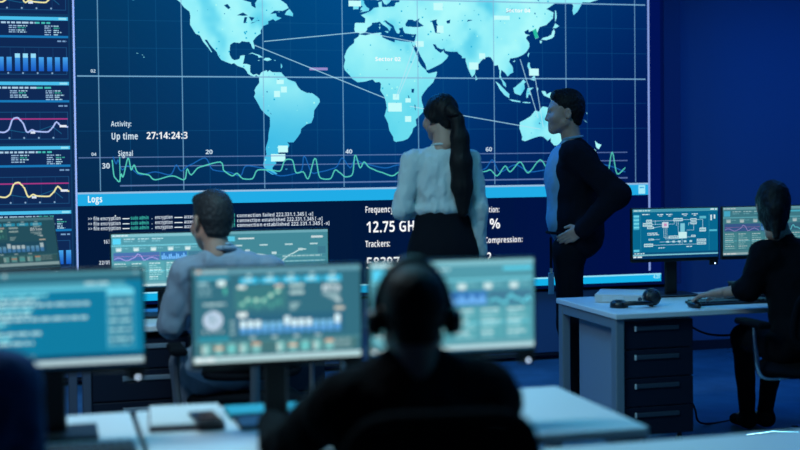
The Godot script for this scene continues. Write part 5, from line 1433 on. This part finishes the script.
func small_things() -> void:
	keyboard("black keyboard on the near left desk", Vector3(0.0, DESK, -3.50), 0.0)
	keyboard("dark keyboard under the seated woman's hands", Vector3(3.40, DESK, -6.03), 0.0)
	# notebook with a phone on it
	var t := thing("notebook", "white notebook lying on the near middle desk", "notebook", Vector3(0.385, DESK, -3.865), -4.0)
	part("cover", box(Vector3(0.215, 0.014, 0.30), 0.002, Vector3(0, 0.007, 0)), M.dark_cover, t)
	part("pages", box(Vector3(0.208, 0.008, 0.292), 0.001, Vector3(0, 0.0175, 0)), M.paper, t)
	t = thing("phone", "dark phone lying on the white notebook", "phone", Vector3(0.433, DESK + 0.0215, -3.77), 4.0)
	part("case", box(Vector3(0.076, 0.008, 0.155), 0.003, Vector3(0, 0.004, 0)), M.black_plastic, t)
	part("screen_glass", box(Vector3(0.07, 0.0012, 0.146), 0.0004, Vector3(0, 0.0085, 0)), M.gloss, t)
	t = thing("sticky_pad", "cyan note pad beside the near middle monitor's foot", "note pad", Vector3(0.572, DESK, -3.905), 0.0)
	part("sheets", box(Vector3(0.12, 0.016, 0.14), 0.002, Vector3(0, 0.008, 0)), M.cyan, t)
	part("top_sheet", box(Vector3(0.118, 0.001, 0.138), 0.0004, Vector3(0.002, 0.0168, 0.001)), M.cyan, t)
	t = thing("sticky_pad", "cyan note pad just behind the headset man's hand", "note pad", Vector3(0.745, DESK, -3.93), -4.0)
	part("sheets", box(Vector3(0.10, 0.012, 0.12), 0.002, Vector3(0, 0.006, 0)), M.cyan, t)
	part("top_sheet", box(Vector3(0.098, 0.001, 0.118), 0.0004, Vector3(0.002, 0.0128, 0.001)), M.cyan, t)
	mouse("black mouse under the headset man's left hand", Vector3(0.60, DESK, -3.53))
	mouse("black mouse under the seated woman's left hand", Vector3(3.14, DESK, -5.92))
	# white box, headset, papers and dark case on the far right desk
	t = thing("equipment_box", "flat white box lying on the far right desk behind a headset", "box", Vector3(2.955, DESK, -6.34), -30.0)
	part("casing", box(Vector3(0.29, 0.045, 0.28), 0.004, Vector3(0, 0.0225, 0)), M.paper, t)
	part("front_label", box(Vector3(0.11, 0.03, 0.002), 0.0005, Vector3(-0.05, 0.022, 0.141)), M.white_top, t)
	part("port", lathe([[0.0, 0.004], [0.009, 0.004], [0.011, 0.0]], Vector3(0.09, 0.022, 0.14), Basis(Vector3.RIGHT, PI / 2), 14), M.grip, t)
	t = thing("headset", "black headset lying on the far right desk in front of a white box", "headset", Vector3(2.935, DESK, -6.06), -5.0)
	var arc := []
	for k in 15:
		var a := PI * k / 14.0
		arc.append(Vector3(cos(a) * 0.085 - 0.06, 0.014 + 0.012 * sin(a), 0.02 + sin(a) * 0.06))
	part("headband", tube(arc, [0.012], 8), M.black_plastic, t)
	part("ear_cup", lathe([[0.0, 0.03], [0.028, 0.029], [0.042, 0.02], [0.046, 0.006], [0.046, -0.014], [0.03, -0.018], [0.0, -0.018]], Vector3(0.03, 0.047, 0.02), Basis(Vector3.RIGHT, PI / 2 - 0.25), 22), M.black_plastic, t)
	part("ear_disc", lathe([[0.0, 0.004], [0.024, 0.003], [0.026, 0.0]], Vector3(0.03, 0.047, 0.02) + Basis(Vector3.RIGHT, PI / 2 - 0.25) * Vector3(0, 0.029, 0), Basis(Vector3.RIGHT, PI / 2 - 0.25), 22), M.dark_plastic, t)
	part("ear_cup", lathe([[0.0, 0.03], [0.028, 0.029], [0.042, 0.02], [0.046, 0.006], [0.046, -0.008], [0.0, -0.008]], Vector3(-0.145, 0.008, 0.02), Basis(), 22), M.black_plastic, t)
	t = thing("paper_sheet", "pale blue-lit sheet of paper behind the seated woman's keyboard", "paper", Vector3(3.56, DESK, -6.30), 8.0)
	part("sheet", box(Vector3(0.24, 0.002, 0.17), 0.0005, Vector3(0, 0.001, 0)), M.paper, t)
	t = thing("storage_case", "low dark case at the back of the far right desk", "case", Vector3(3.66, DESK, -6.22), 0.0)
	part("case_body", box(Vector3(0.26, 0.075, 0.12), 0.005, Vector3(0, 0.0375, 0)), M.dark_front, t)
	part("lid", box(Vector3(0.264, 0.012, 0.124), 0.004, Vector3(0, 0.081, 0)), M.dark_plastic, t)
	for c in [["black cable hanging in a wide curve under the far right desk", [Vector3(3.12, 0.66, -6.1), Vector3(3.2, 0.58, -6.08), Vector3(3.32, 0.53, -6.07), Vector3(3.5, 0.53, -6.07), Vector3(3.7, 0.58, -6.1)]], ["black cable dropping to the floor under the far right desk", [Vector3(3.13, 0.66, -6.25), Vector3(3.15, 0.5, -6.25), Vector3(3.22, 0.3, -6.25), Vector3(3.32, 0.12, -6.27), Vector3(3.42, 0.008, -6.33), Vector3(3.9, 0.008, -6.5)]]]:
		var cord := part(numbered("power_cable"), tube(smooth_path(c[1]), [0.006], 6), M.black_plastic, self)
		cord.set_meta("label", c[0])
		cord.set_meta("category", "cable")
		cord.set_meta("group", "cables under the right desk")

func mouse(label: String, at: Vector3) -> void:
	var t := thing("computer_mouse", label, "mouse", at, 0.0, "computer mice")
	part("shell", body_mesh([body([ell(Vector3(0, 0.014, 0), Vector3(0.03, 0.02, 0.055), 0.01), cap(Vector3(0, -0.03, -0.06), Vector3(0, -0.03, 0.06), 0.03, 0.03, 0.003, Vector3.RIGHT, 0.2, true)], 0.004)]), M.black_plastic, t)
	part("wheel", lathe([[0.0, -0.003], [0.008, -0.003], [0.008, 0.003], [0.0, 0.003]], Vector3(0, 0.028, -0.03), Basis(Vector3.FORWARD, PI / 2), 14), M.dark_plastic, t)

func materials() -> void:
	ts = TextServerManager.get_primary_interface()
	var f := SystemFont.new()
	f.font_names = PackedStringArray(["Droid Sans"])
	f.font_weight = 700
	font_rid = f.get_rids()[0]
	var g := SystemFont.new()
	g.font_names = PackedStringArray(["Droid Sans"])
	g.font_weight = 700
	plain_rid = g.get_rids()[0]
	M.keep = [f, g]
	M.weave = noise_tex(0.18, 3, 256)
	M.black_plastic = mat(Color(0.006, 0.007, 0.009), 0.4)
	M.dark_plastic = mat(Color(0.014, 0.016, 0.02), 0.5)
	M.gloss = mat(Color(0.01, 0.012, 0.02), 0.08)
	M.grey_metal = mat(Color(0.16, 0.18, 0.20), 0.42, 0.6)
	M.blue_metal = mat(Color(0.20, 0.25, 0.30), 0.45, 0.2)
	M.dim_metal = mat(Color(0.06, 0.08, 0.13), 0.5, 0.1)
	M.white_shirt = cloth(Color(0.5, 0.56, 0.6), 0.1, 40.0)
	M.chrome = mat(Color(0.75, 0.78, 0.8), 0.16, 1.0)
	M.white_top = mat(Color(0.72, 0.74, 0.74), 0.42)
	M.white_top.uv1_triplanar = true
	M.white_top.uv1_scale = Vector3.ONE * 0.7
	M.white_top.roughness_texture = noise_tex(0.02, 8, 256, Color(0.75, 0.75, 0.75), Color.WHITE)
	M.side_panel = mat(Color(0.24, 0.30, 0.38), 0.5)
	M.dark_front = mat(Color(0.007, 0.012, 0.028), 0.55)
	M.dark_front.metallic_specular = 0.3
	M.grip = mat(Color(0.05, 0.07, 0.10), 0.4, 0.3)
	M.pale_grip = mat(Color(0.20, 0.27, 0.34), 0.45, 0.2)
	M.paper = mat(Color(0.66, 0.66, 0.64), 0.8)
	M.dark_cover = mat(Color(0.05, 0.02, 0.03), 0.6)
	M.cyan = mat(Color(0.02, 0.36, 0.44), 0.7)
	M.led = mat(Color(0.6, 0.65, 0.7), 0.4)
	M.led.emission_enabled = true
	M.led.emission = Color(0.75, 0.85, 0.95)
	M.led.emission_energy_multiplier = 3.0
	M.pale_glow = mat(Color(0.8, 0.8, 0.8), 0.6)
	M.pale_glow.emission_enabled = true
	M.pale_glow.emission = Color(0.7, 0.92, 1.0)
	M.pale_glow.emission_energy_multiplier = 1.0
	M.blue_glow = mat(Color(0.8, 0.8, 0.8), 0.6)
	M.blue_glow.emission_enabled = true
	M.blue_glow.emission = Color(0.1, 0.35, 1.0)
	M.handle_end = mat(Color(0.6, 0.64, 0.66), 0.4)
	M.seam = mat(Color(0.6, 0.6, 0.7), 0.4)
	M.seam.emission_enabled = true
	M.seam.emission = Color8(150, 166, 214)
	M.seam.emission_energy_multiplier = 0.9
	M.floor = mat(Color(0.15, 0.28, 0.38), 0.26)
	M.floor.uv1_triplanar = true
	M.floor.uv1_world_triplanar = true
	M.floor.uv1_scale = Vector3.ONE * 0.35
	M.floor.albedo_texture = noise_tex(0.012, 31, 512, Color(0.82, 0.82, 0.82), Color.WHITE, 5)
	M.floor.roughness_texture = noise_tex(0.02, 32, 256, Color(0.7, 0.7, 0.7), Color.WHITE)
	M.ceiling = mat(Color(0.05, 0.07, 0.10), 0.9)
	M.wall = mat(Color(0.08, 0.15, 0.30), 0.85)
	M.wall.uv1_triplanar = true
	M.wall.uv1_scale = Vector3.ONE * 3.0
	M.wall.heightmap_enabled = true
	M.wall.heightmap_texture = noise_tex(0.1, 12, 256)
	M.wall.heightmap_scale = 0.1
	M.frame = mat(Color(0.03, 0.05, 0.16), 0.6)
	M.plinth = mat(Color(0.07, 0.13, 0.22), 0.6)
	M.plinth_gap = mat(Color(0.012, 0.016, 0.03), 0.7)
	M.eye = mat(Color(0.10, 0.09, 0.09), 0.3)
	M.skin = mat(Color(0.42, 0.245, 0.185), 0.55)
	M.skin.subsurf_scatter_enabled = true
	M.skin.subsurf_scatter_strength = 0.08
	M.blouse = cloth(Color(0.52, 0.58, 0.58), 0.12, 30.0, 0.75)
	M.skirt = cloth(Color(0.005, 0.006, 0.010), 0.1, 40.0)
	M.jacket = cloth(Color(0.0045, 0.0055, 0.011), 0.15, 40.0)
	M.shirt = cloth(Color(0.20, 0.36, 0.50), 0.1, 40.0)
	M.trousers = cloth(Color(0.005, 0.006, 0.010), 0.1, 40.0)
	M.suit = cloth(Color(0.28, 0.34, 0.42), 0.15, 50.0)
	M.suit_trousers = cloth(Color(0.20, 0.24, 0.30), 0.15, 50.0)
	M.black_cloth = cloth(Color(0.003, 0.0035, 0.006), 0.1, 40.0)
	M.navy_cloth = cloth(Color(0.03, 0.075, 0.20), 0.1, 40.0)
	M.hair = mat(Color(0.006, 0.005, 0.006), 0.6)
	M.hair.metallic_specular = 0.3
	M.grey_hair = mat(Color(0.024, 0.023, 0.026), 0.6)
	M.grey_hair.metallic_specular = 0.35
